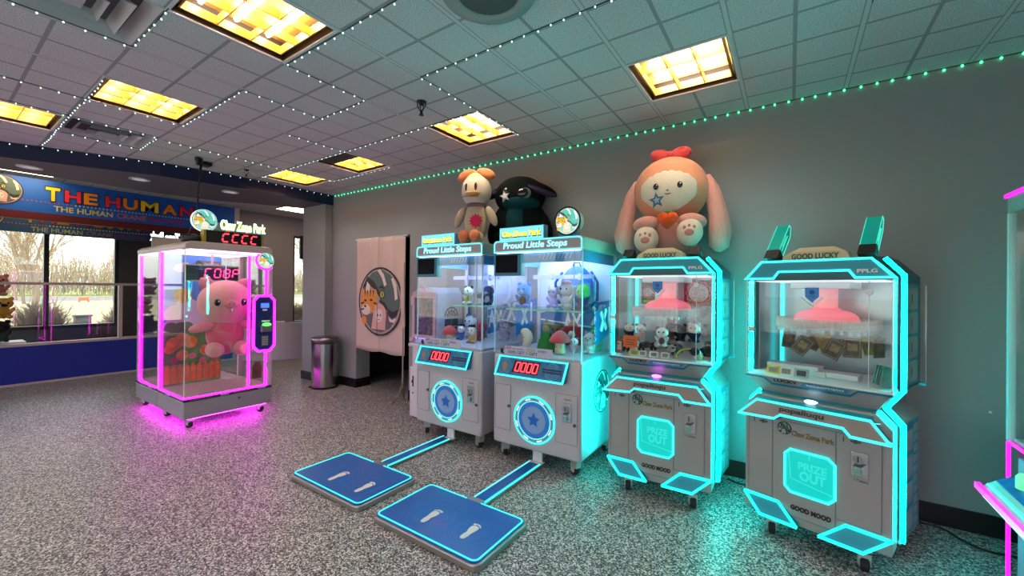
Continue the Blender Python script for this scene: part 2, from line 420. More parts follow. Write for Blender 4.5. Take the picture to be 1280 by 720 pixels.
# string lights
WIRE = mat('dark green wire', '#14322a', .6)
BG = glow('green bulb', (.05, .95, .32), 2.5); BW = glow('pale white bulb', (.66, 1.0, .88), 1.5)
def string_light(path, lab, bm_, z=CZ-.006, step=.086, r=.0046):
    path = [Vector((*p, z)) for p in path]
    t = thing('string_light', lab, 'string light', (*path[0].xy, z), 0, 'ceiling string lights')
    o = path[0]; loc = [p-o for p in path]
    MB().tube(loc, .003, 5).build('wire', WIRE, t)
    mb = MB(); mb.ell((0, 0, -.009), (r, r, r*1.25), u=8, v=6); first = mb.build('bulb', bm_, t, smooth=True)
    n = 0; acc = step/2
    for p, q in zip(loc, loc[1:]):
        Lg = (q-p).length
        while acc < Lg and n < 99:
            b = first if n == 0 else first.copy()
            if n: C.objects.link(b)
            b.parent = t; b.location = p+(q-p)*(acc/Lg)+Vector((random.uniform(-.006, .006), random.uniform(-.006, .006), 0)); n += 1; acc += step
        acc -= Lg
string_light([(1.35, WY-.012), (-5.95, WY-.012)], 'green string light running the whole top of the long grey wall', BG, CZ-.01, .083, .007)
string_light([(-1.2, 1.36), (-2.722, 1.36), (-2.722, 1.96), (-3.336, 1.96), (-3.336, 1.36), (-4.53, 1.36), (-4.53, .2)], 'white string light zigzagging around the largest yellow light', BW)
string_light([(-2.69, .742), (-3.30, .742), (-3.30, -.2)], 'short white string light beside the large striped air vent', BW)
string_light([(-3.94, .742), (-6.38, .742)], 'white string light running past the louvered vent toward the bulkhead', BW, CZ-.016)
string_light([(-5.1, .15), (-5.1, 1.34), (-5.7, 1.34), (-5.7, .78)], 'white string light bent around the louvered vent', BW)
string_light([(.33, 1.95), (-2.105, 1.95), (-2.105, 3.2)], 'white string light passing the round speaker and turning at the sprinkler', BW)
string_light([(-2.16, 2.578), (-5.76, 2.578)], 'straight white string light along the edges of three yellow lights', BW)
string_light([(-3.94, 1.97), (-3.94, 2.55)], 'short white string light leading to the half dark yellow light', BW)
string_light([(-5.15, 2.61), (-5.15, 3.21), (-3.96, 3.21)], 'white string light bent round the corner yellow light', BW)
string_light([(-5.16, 1.4), (-5.16, 2.54)], 'white string light crossing tiles toward the corner yellow light', BW)
string_light([(.33, 1.99), (.33, 2.69)], 'short white string light at the top edge near the wall', BW)
string_light([(x+.026, y) for x, y in FASC[1:]], 'sparse white string light along the top of the navy bulkhead', BW, CZ-.012, .11, .0045)
# downlights in the soffit
for i, (x, y, l) in enumerate(((-6.95, .72, 'left of the three round soffit lights, over the circus style sign'), (-6.564, 1.55, 'middle of the three round soffit lights under the bulkhead'), (-6.36, 2.45, 'right of the three round soffit lights, nearest the pier'))):
    t = thing('downlight', l, 'light', (x, y, 2.79), 0, 'round soffit lights')
    MB().ring((0, 0), .07, .1, -.008, -.0005, 32, 'z').build('trim_ring', WHITE2, t)
    MB().disc((0, 0), .069, -.004, -.0005, 24, 'z').build('lens', glow('downlight lens', (.8, .75, .8), .22), t)
# back room ceiling light panels; the deep ones are unseen, added to brighten it
for x0, x1, y0, y1, l in ((-10.6, -10.0, 4.3, 4.9, 'unseen yellow ceiling panel added to brighten the back room'), (-8.97, -8.37, 6.4, 7.0, 'unseen yellow ceiling panel added to brighten the back room'), (-11.2, -10.6, 1.0, 1.6, 'unseen yellow ceiling panel added to brighten the back room'), (-9.34, -8.74, .62, 1.22, 'yellow ceiling panel above the circus style sign'), (-8.97, -8.37, 4.28, 4.88, 'yellow ceiling panel of the back room beside the pier')):
    t = thing('ceiling_light', l, 'ceiling light', ((x0+x1)/2, (y0+y1)/2, 3.15), 0, 'back room ceiling lights')
    MB().box(-.3, .3, -.3, .3, -.012, -.0005).build('trim_frame', HOUS, t); MB().box(-.28, .28, -.28, .28, -.016, -.0125).build('diffuser', glow('yellow diffuser', (1, .74, .40), 6), t)
t = thing('return_grille', 'dark brown ceiling grille in the back room above the sign letters', 'vent', (-8.95, 2.35, 3.15))
MB().box(-.3, .3, -.3, .3, -.012, -.0005).build('frame', HOUS, t)
# ------------------------------------------------------------------ shared pieces
SEG = {'0': 'abcdef', 'C': 'adef', '8': 'abcdefg', 'P': 'abefg'}
def seg7(mb, s, x, z, w, h, gap, y0, y1, th, shear=0):
    def q(px, pz): return (px+(pz-z)*shear, pz)
    for ch in s:
        zz = {'a': (z+h, 0), 'g': (z+h/2, 0), 'd': (z, 0)}
        for k in SEG[ch]:
            if k in zz:
                zc = zz[k][0]; mb.prism([q(x+th*.6, zc-th/2), q(x+w-th*.6, zc-th/2), q(x+w-th*.6, zc+th/2), q(x+th*.6, zc+th/2)], y0, y1)
            else:
                xc = x+w if k in 'bc' else x; z0 = z+h/2 if k in 'bf' else z
                mb.prism([q(xc-th/2, z0+th*.6), q(xc+th/2, z0+th*.6), q(xc+th/2, z0+h/2-th*.6), q(xc-th/2, z0+h/2-th*.6)], y0, y1)
        x += w+gap
def rrect(x0, x1, z0, z1, r, n=5, corners=(1, 1, 1, 1)):
    P = []
    for k, (cx, cz, a) in enumerate(((x1-r, z1-r, 0), (x0+r, z1-r, 90), (x0+r, z0+r, 180), (x1-r, z0+r, 270))):
        if corners[k]:
            for i in range(n+1):
                t = math.radians(a+90*i/n); P.append((cx+r*math.cos(t), cz+r*math.sin(t)))
        else: P.append((x1 if k in (0, 3) else x0, z1 if k < 2 else z0))
    return P
def star(c, r, k=.45, n=5, a0=PI/2):
    return [(c[0]+(r if i % 2 == 0 else r*k)*math.cos(a0+i*PI/n), c[1]+(r if i % 2 == 0 else r*k)*math.sin(a0+i*PI/n)) for i in range(2*n)]
EMB = {}
def emb_mats(kind):
    if kind == 'print': cols = ['#a3908f', '#4b625c', '#d98a2e', '#cfa39c', '#241e20', '#c9c14a', '#dccbc6', '#5c5860']
    elif kind == 'line': cols = ['#0f1414', '#4e6663', '#6d6f6a', '#90a09d', '#0a0c0c', '#8d9a8d', '#9fb0ac', '#2c3a39']
    elif kind == 'dark': cols = ['#9fd8d2', '#2d6a6a', '#4a8a88', '#b5dcd8', '#0c2a2e', '#d7eee9', '#d7eee9', '#3a7a7a']
    else: cols = ['#e6f2e6', '#59cdb8', '#f0c02e', '#f1e6bd', '#33504d', '#f2e63e', '#ffffff', '#8fd9cf']
    out = []
    for i, c in enumerate(cols):
        out.append(glow(f'emblem lit {i}', lin(c), .55) if kind == 'lit' else mat(f'emblem {kind} {i}', c, .6))
    return out
def emblem(name, parent, cx, cz, r, y, kind, sx=1, rim=True, off=.0016):
    """round badge: horned dragon above, tiger at left, pale girl in front; faces -Y"""
    m = emb_mats(kind); mb = MB(); e = off; cnt = [0]
    def poly(pts, lay, mi):
        cnt[0] += 1; d = cnt[0]*e*.006
        mb.mi = mi; mb.prism([(cx+x*r*sx, cz+z*r) for x, z in pts], y-e*lay-d, y-e*(lay-.5)-d)
    def oval(x, z, a, b, lay, mi, n=18): poly([(x+a*math.cos(2*PI*k/n), z+b*math.sin(2*PI*k/n)) for k in range(n)], lay, mi)
    if rim: oval(0, 0, 1.06, 1.06, 1, 4, 36)
    oval(0, 0, 1.0, 1.0, 2, 0, 36)
    poly([(-.8, .5), (-.3, .3), (-.1, -.2), (.2, -.3), (.85, -.2), (.8, -.5), (.5, -.8), (.1, -.95), (-.4, -.88), (-.8, -.5), (-.96, 0)], 3, 7)      # mane and cloud
    poly([(-.72, .62), (-.35, .9), (.12, .98), (.5, .82), (.82, .48), (.97, .05), (.93, -.25), (.72, -.40), (.5, -.36), (.3, -.14), (.06, -.02), (-.02, .2), (-.2, .42), (-.45, .52)], 4, 1)  # dragon
    poly([(-.86, .42), (-.6, .78), (-.28, .62), (.02, .28), (.0, .14), (-.22, .36), (-.5, .5)], 5, 4)
    poly([(-.7, .3), (-.62, .62), (-.46, .5), (-.5, .3)], 6, 6)
    poly([(-.1, .95), (.1, .74), (.24, .46), (.34, .52), (.2, .84), (.02, .99)], 5, 6); poly([(.55, .7), (.68, .4), (.74, .05), (.86, .1), (.8, .5), (.66, .72)], 5, 6)
    poly([(.02, .08), (.3, -.06), (.42, -.22), (.36, -.28), (.2, -.12), (.0, -.02)], 5, 4)
    poly([(.4, -.2), (.62, -.3), (.9, -.22), (.84, -.40), (.6, -.5), (.42, -.38)], 5, 4); poly([(.44, -.44), (.6, -.54), (.82, -.46), (.7, -.62), (.5, -.6)], 5, 6)
    poly([(.36, .14), (.62, .0), (.8, -.12), (.7, -.02), (.5, .14)], 5, 7); poly([(-.06, .42), (.12, .5), (.3, .36), (.12, .42)], 6, 4)
    oval(.14, .22, .12, .13, 6, 4); oval(.14, .22, .085, .10, 7, 5); oval(.15, .22, .025, .08, 8, 4)
    oval(-.52, -.02, .42, .38, 5, 2); oval(-.82, .26, .10, .12, 5, 2); oval(-.22, .26, .1, .12, 5, 2)
    for a in (-.74, -.62, -.47, -.32): poly([(a, .34), (a+.07, .34), (a+.02, .12)], 6, 4)
    oval(-.66, -.27, .22, .17, 6, 6); oval(-.70, .02, .07, .035, 6, 4); oval(-.40, .04, .07, .035, 6, 4); oval(-.70, -.16, .06, .04, 7, 4)
    for z in (-.1, -.3): poly([(-.93, z), (-.76, z+.03), (-.76, z+.08), (-.93, z+.05)], 6, 4); poly([(-.12, z), (-.28, z+.03), (-.28, z+.08), (-.12, z+.05)], 6, 4)
    oval(.02, -.42, .32, .36, 7, 3); poly([(-.3, -.45), (-.38, -.86), (.3, -.86), (.32, -.45)], 7, 3)
    oval(.0, -.42, .17, .22, 8, 6); poly([(-.2, -.2), (0, -.1), (.22, -.22), (.1, -.26), (0, -.22), (-.1, -.28)], 9, 3)
    oval(-.06, -.42, .025, .04, 9, 4); oval(.08, -.42, .025, .04, 9, 4); oval(0, -.56, .04, .015, 9, 4)
    oval(-.75, -.6, .13, .13, 6, 2)
    return mb.build(name, m, parent)
CASM = mat('zinc caster steel', '#b7b3ae', .35, .35)
def caster(parent, x, y, ztop, rz=0, col=None, r=.041):
    """swivel caster: plate, two-sided fork and a wheel as a sub-part"""
    zw = -(ztop-r); dy = .018; col = CASM
    mb = MB(); mb.box(-.034, .034, -.034, .034, -.007, 0)
    top = -.007; mb.lathe([(.022, top-.012), (.024, top)], 16)
    for s in (-1, 1):
        A = [(s*.026-.0025, -.026, top-.010), (s*.026-.0025, .034, top-.010), (s*.026-.0025, dy+.016, zw-.006), (s*.026-.0025, dy-.014, zw-.006)]
        mb.hull(A, [(p[0]+.005, p[1], p[2]) for p in A])
    mb.box(-.0285, .0285, -.030, .036, zw+.026, top-.010)
    o = mb.build('caster', col, parent, loc=(x, y, ztop)); o.rotation_euler = (0, 0, rz)
    mb = MB(); mb.lathe([(.006, -.019), (r*.8, -.019), (r, -.014), (r, .014), (r*.8, .019), (.006, .019)], 22, (0, dy, zw), 'x'); mb.mi = 1; mb.lathe([(.004, -.0205), (r*.45, -.0205), (r*.45, .0205), (.004, .0205)], 16, (0, dy, zw), 'x'); mb.build('wheel', [BLACKM, CASM], o)
    return o
def coin_mech(parent, x, z, w=.07, h=.15, y=0):
    mb = MB(); mb.box(x-w/2, x+w/2, y-.008, y-.0005, z-h/2, z+h/2)
    o = mb.build('coin_mech', CHROME, parent, bevel=.003)
    mb = MB(); mb.disc((x-.005, z+h*.22), w*.33, y-.014, y-.0085, 24); mb.build('coin_bezel', STEEL, o)
    MB().box(x-.009, x-.003, y-.0155, y-.0145, z+h*.22-.016, z+h*.22+.016).build('coin_slot', BLACK, o)
    mb = MB(); mb.prism([(x-w*.4, z-.012), (x+w*.1, z-.012), (x+w*.4, z+.012), (x-w*.2, z+.008)], y-.012, y-.0085); mb.build('reject_button', GREYD, o)
    mb = MB(); mb.prism(rrect(x-w*.35, x+w*.1, z-h*.42, z-h*.15, .012), y-.02, y-.0085); mb.build('return_cup', mat('cup green grey', '#7fae9c', .3, .6), o)
    return o
# ------------------------------------------------------------------ plush toys
EYE = mat('plush eye', '#0b0a0b', .15, coat=.5)
def plush(name, label, cat, loc, h, body, head=None, ear='round', earc=None, muzzle=None, belly=None, rz=0, group=None, lean=0, extra=None, dark=False, hat=None):
    """sitting stuffed toy, h metres tall, facing local -Y"""
    bm_ = plushmat('b'+body, body); hm = plushmat('b'+(head or body), head or body); em = plushmat('b'+(earc or head or body), earc or head or body)
    t = thing(name, label, cat, loc, rz, group)
    t.rotation_euler = (0, lean, rz)
    def e(n, m, c, r, rot=(0, 0, 0)): return MB().ell([x*h for x in c], [x*h for x in r], rot, 14, 9).build(n, m, t, smooth=True)
    e('body', bm_, (0, 0, .27), (.23, .19, .27)); hd = e('head', hm, (0, -.03, .67), (.29, .24, .25))
    if belly: e('belly', plushmat('b'+belly, belly), (0, -.08, .27), (.17, .13, .2))
    for s in (-1, 1):
        e('arm', bm_, (s*.22, -.08, .36), (.08, .08, .17), (.3, s*.6, 0)); e('leg', bm_, (s*.16, -.19, .085), (.1, .17, .085), (0, 0, -s*.3))
        if ear == 'round': e('ear', em, (s*.21, -.02, .88), (.09, .05, .09))
        elif ear == 'long': e('ear', em, (s*.13, 0, 1.02), (.06, .04, .2), (0, s*.2, 0))
        elif ear == 'flop': e('ear', em, (s*.3, -.02, .62), (.06, .09, .2), (0, s*.25, 0))
        elif ear == 'point': MB().lathe([(.09*h, 0), (.05*h, .1*h), (.004, .17*h)], 10).build('ear', em, t, smooth=True, loc=(s*.19*h, -.02*h, .84*h))
        e('eye', EYE, (s*.11, -.25, .70), (.035, .02, .042))
    if muzzle: e('muzzle', plushmat('b'+muzzle, muzzle), (0, -.24, .6), (.11, .07, .075)); e('nose', EYE, (0, -.31, .63), (.03, .02, .02))
    if hat: e('hat', plushmat('b'+hat, hat), (0, 0, .9), (.2, .18, .1))
    return t
def mushroom(label, loc, h, cap='#c8474d', stem='#d8c8a8', rz=0, group='mushroom plush toys'):
    t = thing('mushroom_plush', label, 'plush toy', loc, rz, group)
    MB().lathe([(.2*h, .0), (.23*h, .08*h), (.2*h, .35*h), (.19*h, .58*h)], 20).build('stem', plushmat('b'+stem, stem), t, smooth=True)
    MB().lathe([(.19*h, .56*h), (.44*h, .5*h), (.47*h, .58*h), (.36*h, .78*h), (.2*h, .93*h), (.05*h, 1.0*h)], 24).build('cap', plushmat('b'+cap, cap), t, smooth=True)
    for s in (-1, 1): MB().ell((s*.09*h, -.215*h, .32*h), .022*h, u=8, v=6).build('eye', EYE, t, smooth=True)
    return t
def moon(label, loc, h, col='#d9cdb6'):
    t = thing('moon_plush', label, 'plush toy', loc)
    path, rad = [], []; n = 16
    for k in range(n+1):
        a = math.radians(130-235*k/n); path.append((.22*h*math.cos(a)-.02*h, 0, .52*h+.30*h*math.sin(a))); rad.append(h*(.06+.16*math.sin(PI*k/n)**.8))
    MB().tube(path, rad, 14).build('body', plushmat('b'+col, col), t, smooth=True)
    for s in (0, 1): MB().ell((.14*h+s*.12*h, -.215*h+s*.03*h, .58*h), .02*h, u=8, v=6).build('eye', EYE, t, smooth=True)
    return t

# ------------------------------------------------------------------ step-challenge prize machines
PLSW = mat('lilac white steel', '#b3acb4', .35, coat=.2)
SHELFG = glass('green shelf glass', (.80, .97, .90), .2)
SKY = mat('sky blue panel', '#4e9fd6', .4); BLUEG = mat('blue graphic', '#1f6fb4', .45); PALE = mat('pale lilac panel', '#dadaf0', .5)
PANB = mat('blue score panel', '#1f6b9a', .3, var=.3, bscale=30)
SIGNG = mat('sign smoked grey', '#b0a3a8', .4)
YEL = glow('yellow sign letters', (.95, .9, .03), 1.0); LBX = glow('pale blue light box', (.14, .55, .80), .9)
LETC = glow('ice lettering', (.25, .85, .95), 1.25)
WLET = mat('white graphic letters', '#e8ecf4', .5)
def step_machine(label, xc, yc, disc_sign):
    t = thing('prize_machine', label, 'arcade machine', (xc, yc, 0), 0, 'white step challenge machines')
    W, Dp, z0, z1, zt = .425, .78, .14, .925, 1.912
    MB().box(-W, W, 0, Dp, z0, z1).build('cabinet', PLSW, t, bevel=.025, seg=4)
    for x0, x1, kx in ((-.395, -.235, -.25), (.205, .395, .385)):
        d = MB().box(x0, x1, -.004, -.0005, .27, .66).build('door', PLSW, t, bevel=.002)
        MB().strip([(x0, .27), (x1, .27), (x1, .66), (x0, .66)], .003, -.0052, -.0042).build('door_gap', mat('panel gap', '#6d696d', .7), d)
        MB().disc((kx if kx < 0 else .375, .48 if kx < 0 else .43), .013, -.014, -.0045, 20).build('lock', GREYD, d)
    coin_mech(t, .305, .515, .08, .15, -.004)
    MB().box(.28, .34, -.0046, -.0042, .615, .625).build('coin_marking', mat('grey print', '#77747a', .6), t)
    # ring light with star
    c = (.005, .405)
    rg = MB().ring(c, .184, .197, -.0145, -.0005, 64).build('ring_light', CYANT, t)
    MB().ring(c, .16, .183, -.014, -.0005, 48).build('ring_channel', mat('ring grey blue', '#7fa6b4', .3), t)
    mb = MB()
    for k in range(8): a = k*PI/4+.2; mb.ring(c, .168, .175, -.0165, -.0145, 4, t0=a, t1=a+.28)
    mb.build('light_dash', glow('white dash', (.9, 1, 1), .9), t)
    MB().ring(c, .151, .158, -.0145, -.0005, 48).build('inner_ring', ICE, t)
    MB().disc(c, .15, -.012, -.0005, 48).build('disc_rim', mat('deep sky blue', '#3a86e0', .35), t)
    MB().disc(c, .112, -.015, -.0125, 40).build('disc_face', mat('steel blue grey', '#86a6d8', .4), t)
    MB().prism(star(c, .06, .5), -.019, -.0155).build('star', mat('royal blue', '#1a66c4', .35), t)
    # sloped score panel
    sp = [(-.345, .915), (.325, .915), (.300, .748), (-.37, .748)]
    def sl(p): f = (.92-p[1])/.17; return -.012-.05*f
    def slab(mb, pts, lift, th):
        A = [(x, sl((x, z))-lift, z) for x, z in pts]; B = [(x, sl((x, z))-lift+th, z) for x, z in pts]
        mb.hull(A, B)
    mb = MB(); A = [(x, sl((x, z)), z) for x, z in sp]; B = [(x, .02, z) for x, z in sp]; mb.hull(A, B); hp = mb.build('score_panel', PANB, t)
    mb = MB(); n = 4; w = .016
    ins = [(-.345+.015, .915-.012), (.325-.02, .915-.012), (.300-.014, .748+.014), (-.37+.018, .748+.014)]
    for i in range(4):
        j = (i+1) % 4; slab(mb, [sp[i], sp[j], ins[j], ins[i]], .006, .005)
    mb.build('led_border', CYANT, hp)
    dp = [(-.175, .885), (.075, .885), (.055, .79), (-.195, .79)]
    mb = MB(); slab(mb, dp, .004, .003); ds = mb.build('display', mat('dark red display', '#4a0406', .2), hp)
    mb = MB(); x = -.163
    def sgm(p0, p1, th=.0085):
        d = Vector((p1[0]-p0[0], p1[1]-p0[1])).normalized(); nn = Vector((-d.y, d.x))*th/2
        slab(mb, [(p0[0]+nn.x, p0[1]+nn.y), (p1[0]+nn.x, p1[1]+nn.y), (p1[0]-nn.x, p1[1]-nn.y), (p0[0]-nn.x, p0[1]-nn.y)], .007, .002)
    for k in range(4):
        a, b, zl, zh, sh = x+k*.057, x+k*.057+.038, .803, .872, .012
        for p0, p1 in (((a, zl), (b, zl)), ((a+sh, zh), (b+sh, zh)), ((a, zl), (a+sh, zh)), ((b, zl), (b+sh, zh))): sgm(p0, p1)
    mb.build('digits', RED7, ds)
    mb = MB()
    for cx, cz in ((.19, .83), (-.27, .83)):
        for r in (.03, .045, .06):
            for k in range(20):
                a0, a1 = k*PI/10, (k+1)*PI/10
                slab(mb, [(cx+r*math.cos(a0), cz+r*math.sin(a0)), (cx+r*math.cos(a1), cz+r*math.sin(a1)), (cx+(r+.003)*math.cos(a1), cz+(r+.003)*math.sin(a1)), (cx+(r+.003)*math.cos(a0), cz+(r+.003)*math.sin(a0))], .003, .002)
    mb.build('ripple_pattern', mat('light ripple', '#5fa9c6', .3), hp)
    mb = MB()
    for z in (.842, .822): slab(mb, [(.1, z+.008), (.28, z+.008), (.277, z-.006), (.097, z-.006)], .005, .0015)
    mb.build('caption_bar', mat('navy caption', '#0d2a52', .4), hp)
    mb = MB(); slab(mb, [(-.285, .865), (-.25, .865), (-.24, .835), (-.255, .79), (-.28, .79), (-.297, .835)], .005, .0015); mb.build('figure_graphic', mat('figure print', '#8d6f62', .5), hp)
    # header
    hz0, hz1 = 1.806, zt
    MB().box(-W, W, .012, Dp, hz0, hz1).build('header', mat('header sea green', '#8fb5a8', .4), t, bevel=.01)
    R = rrect(-W-.002, W+.002, hz0, hz1, .035, 5, (1, 1, 0, 0))
    sg = MB().prism(R, -.004, .0115).build('sign_face', SIGNG, t)
    MB().strip(rrect(-W+.004, W-.004, hz0+.006, hz1-.006, .03, 5, (1, 1, 0, 0)), .012, -.010, -.0042).build('led_border', ICE, sg)
    text('lettering', 'Proud Little Steps', LETC, sg, (-.015, hz0+.052), .62, .07, -.0045, .004, .004, shear=.15)
    # glass tower
    for n, b in (('front_glass', (-W+.006, W-.07, .004, .009)), ('side_glass', (W-.008, W-.003, .03, Dp-.03)), ('side_glass', (-W+.003, -W+.008, .03, Dp-.03))):
        MB().box(b[0], b[1], b[2], b[3], z1+.001, hz0-.001).build(n, GL, t)
    MB().box(W-.068, W-.012, .006, .011, z1+.001, hz0-.001).build('corner_glass', GL, t)
    for a_, b_, c_ in ((W-.073, W-.070, .012), (W-.006, W-.002, .02), (-W+.002, -W+.005, .02)): MB().box(a_, b_, .002, c_, z1, hz0).build('glass_edge', ACR, t)
    for x in (-W+.015, W-.022):
        MB().box(x-.012, x+.012, Dp-.03, Dp-.005, z1, hz0).build('rear_post', WHITE2, t)
    # rear graphics
    if disc_sign: MB().box(-W+.03, W-.03, Dp-.02, Dp-.005, z1, hz0).build('back_panel', PALE, t)
    else: MB().box(-.10, W-.03, Dp-.02, Dp-.005, z1, hz0).build('back_panel', PALE, t)
    bx0 = -W+.04 if disc_sign else -.09
    gb = MB().prism([(bx0, 1.25), (W-.04, 1.40), (W-.04, 1.13), (bx0, .98)], Dp-.024, Dp-.021).build('blue_band', BLUEG, t)
    g2 = MB().prism([(bx0, 1.19), (W-.04, 1.12), (W-.04, 1.105), (bx0, 1.175)], Dp-.0245, Dp-.021); g2.build('band_line', WLET, t)
    text('lettering', 'XL', WLET, gb, (.27, 1.25), .2, .2, Dp-.0245, .03, .002); text('lettering', 'AX', WLET, gb, (-.02 if disc_sign else .02, 1.16), .2, .2, Dp-.0245, .03, .002)
    MB().box(-W+.03, W-.03, .02, .03, 1.715, hz0-.002).build('valance', SKY, t)
    MB().box(-W+.02, -W+.03, .03, Dp-.04, 1.715, hz0-.002).build('valance_side', SKY, t); MB().box(W-.03, W-.02, .03, Dp-.04, 1.715, hz0-.002).build('valance_side', SKY, t)
    mb = MB()
    for k in range(9): x = .02+k*.035; mb.prism([(x, 1.74), (x+.012, 1.74), (x+.03, 1.785), (x+.018, 1.785)], .0175, .0198)
    mb.build('valance_stripe', mat('light stripe', '#8fc3e6', .4), t)
    # graphics on the side glass, seen through the front
    if disc_sign:
        mb = MB(); q = [(.30, 1.30), (.72, 1.40), (.72, 1.12), (.30, 1.02)]
        mb.prism(q, W-.0115, W-.0085, 'x'); mb.mi = 1
        for (a, b) in (((.40, 1.14), (.52, 1.32)), ((.52, 1.15), (.40, 1.30))):
            d = Vector((b[0]-a[0], b[1]-a[1])).normalized(); nn = Vector((-d.y, d.x))*.018
            mb.prism([(a[0]+nn.x, a[1]+nn.y), (b[0]+nn.x, b[1]+nn.y), (b[0]-nn.x, b[1]-nn.y), (a[0]-nn.x, a[1]-nn.y)], W-.013, W-.0005, 'x')
        mb.box(W-.013, W-.0005, .58, .61, 1.16, 1.34); mb.box(W-.013, W-.0005, .58, .67, 1.16, 1.19)
        mb.build('side_graphic', [BLUEG, WLET], t)
        mb = MB(); q = [(.34, 1.30), (.72, 1.40), (.72, 1.14), (.34, 1.04)]; mb.prism(q, -W+.0085, -W+.0115, 'x'); mb.mi = 1
        for (a, b) in (((.44, 1.14), (.54, 1.32)), ((.54, 1.15), (.44, 1.31))):
            d = Vector((b[0]-a[0], b[1]-a[1])).normalized(); nn = Vector((-d.y, d.x))*.018
            mb.prism([(a[0]+nn.x, a[1]+nn.y), (b[0]+nn.x, b[1]+nn.y), (b[0]-nn.x, b[1]-nn.y), (a[0]-nn.x, a[1]-nn.y)], -W+.0085, -W+.013, 'x')
        mb.box(-W+.0085, -W+.013, .60, .63, 1.17, 1.36)
        mb.build('side_graphic', [BLUEG, WLET], t)
    # gantry rail, shelf, deck
    mb = MB(); mb.box(-.20, W-.04, .30, .325, 1.585, 1.62); mb.box(-.03, .0, .29, .335, 1.575, 1.63); mb.box(.25, .28, .29, .335, 1.575, 1.63)
    mb.build('gantry_rail', mat('pale lilac metal', '#c8b6cf', .4), t)
    SH = 1.315
    xs0 = -W+.035 if disc_sign else -.30
    MB().box(xs0, W-.035, .14 if disc_sign else .40, .735, SH-.012, SH).build('prize_shelf', SHELFG, t)
    MB().box(xs0, W-.035, (.14 if disc_sign else .40)-.004, (.14 if disc_sign else .40)-.0005, SH-.013, SH+.001).build('shelf_edge', mat('green glass edge', '#5fc9a4', .3), t)
    MB().box(-W+.012, W-.012, .012, Dp-.031, z1+.001, z1+.012).build('prize_deck', mat('lilac deck', '#b9b6c4', .5), t)
    for x in (-.2, .2):
        MB().box(x-.13, x+.13, .10, .13, hz0-.02, hz0-.003).build('interior_light', glow('cool cabin light', (.42, .60, 1.0), 30), t)
    MB().box(-.3, .3, .55, .58, hz0-.02, hz0-.003).build('interior_light', glow('cool cabin light', (.42, .60, 1.0), 30), t)
    # monitor
    mn = MB().box(-W-.001, -.135, -.006, .06, 1.605, 1.8).build('monitor', TEALP, t, bevel=.004)
    MB().box(-W+.02, W-.02, .0115, .0185, hz0-.006, hz0-.001).build('valance_fill', glow('added valance fill', (.42, .60, 1.0), 5), t)  # hidden strip added to brighten the valance
    MB().box(-W+.022, -.175, -.010, -.0065, 1.632, 1.784).build('screen', mat('dark screen', '#0a0c14', .35, var=.6, bscale=14, spec=.06), mn)
    MB().box(-.140, -.134, -.0075, .05, 1.607, 1.8).build('edge_light', glow('teal monitor edge', (.05, .45, .5), .3), mn)
    # caption on the lower glass
    cp = mat('violet caption', '#4a2270', .5); cb = mat('blue caption', '#16387f', .5); cy = mat('olive caption', '#8f9a3c', .5)
    MB().box(-.30, .17, .000, .003, .925, 1.0).build('caption_label', mat('frosted label', '#b7b2c8', .5), t)
    text('lettering', '60', mat('crimson caption', '#8a124f', .5), t, (-.26, .982), .05, .026, -.0002, .01, .001)
    text('lettering', 'seconds,', cp, t, (-.165, .978), .115, .018, -.0002, .0, .001)
    text('lettering', '500', cy, t, (-.035, .978), .085, .028, -.0002, .01, .001)
    text('lettering', 'steps.', cb, t, (.075, .974), .085, .024, -.0002, .0, .001)
    text('lettering', '100% GET 1 GIFT', cb, t, (-.12, .948), .30, .026, -.0002, .01, .001)
    MB().ell((-.325, -.012, .955), (.016, .01, .022)).build('knob', BLACK, t, smooth=True); MB().box(-.335, -.315, -.006, .004, .928, .940).build('knob_base', GREYD, t)
    # top sign box
    sb = MB().box(-.385, .07, .02, .085, zt+.0005, zt+.118).build('sign_box', mat('sign box blue', '#6f9dc0', .4), t, bevel=.004)
    MB().box(-.378, .063, .013, .0195, zt+.006, zt+.112).build('light_panel', LBX, sb)
    text('lettering', 'ClawZone Park', YEL, sb, (-.155, zt+.058), .40, .05, .0125, .035, .004, spacing=1.05)
    text('lettering_shadow', 'ClawZone Park', mat('navy letter outline', '#163c78', .5), sb, (-.155, zt+.055), .415, .064, .0129, .06, .001, spacing=1.05)
    if disc_sign:
        d = MB().disc((.285, zt+.125), .112, .02, .085, 48).build('disc_sign', mat('disc rim pale', '#a8c6c2', .35), t)
        MB().ring((.285, zt+.125), .104, .116, .010, .0195, 48).build('disc_rim', BLACK, d)
        emblem('emblem', d, .285, zt+.125, .103, .0185, 'lit', rim=False)
        MB().box(.20, .36, .03, .08, zt+.0005, zt+.03).build('disc_foot', mat('bright blue acrylic', '#2a86d0', .3), d)
        e = emblem('side_emblem', t, 0, 0, .17, 0, 'dark', rim=True, sx=1); e.rotation_euler = (0, 0, PI/2); e.location = (W+.0008, .42, .625)
    for x in (-.35, .345):
        for y in (.09, .69): caster(t, x, y, z0, random.uniform(-1, 1) if y > .5 else (1.25 if x > 0 else .9))
    mb = MB(); mb.box(-.045, .045, .062, .075, .034, z0); mb.box(-.06, .06, .03, .085, .0325, .037); mb.build('pad_bracket', WHITE, t)
    return t
step_machine('white step machine on the left, with the duckling plush on its top', -2.735, 2.91, False)
step_machine('white step machine on the right, with the round animal badge sign on top', -1.757, 2.92, True)

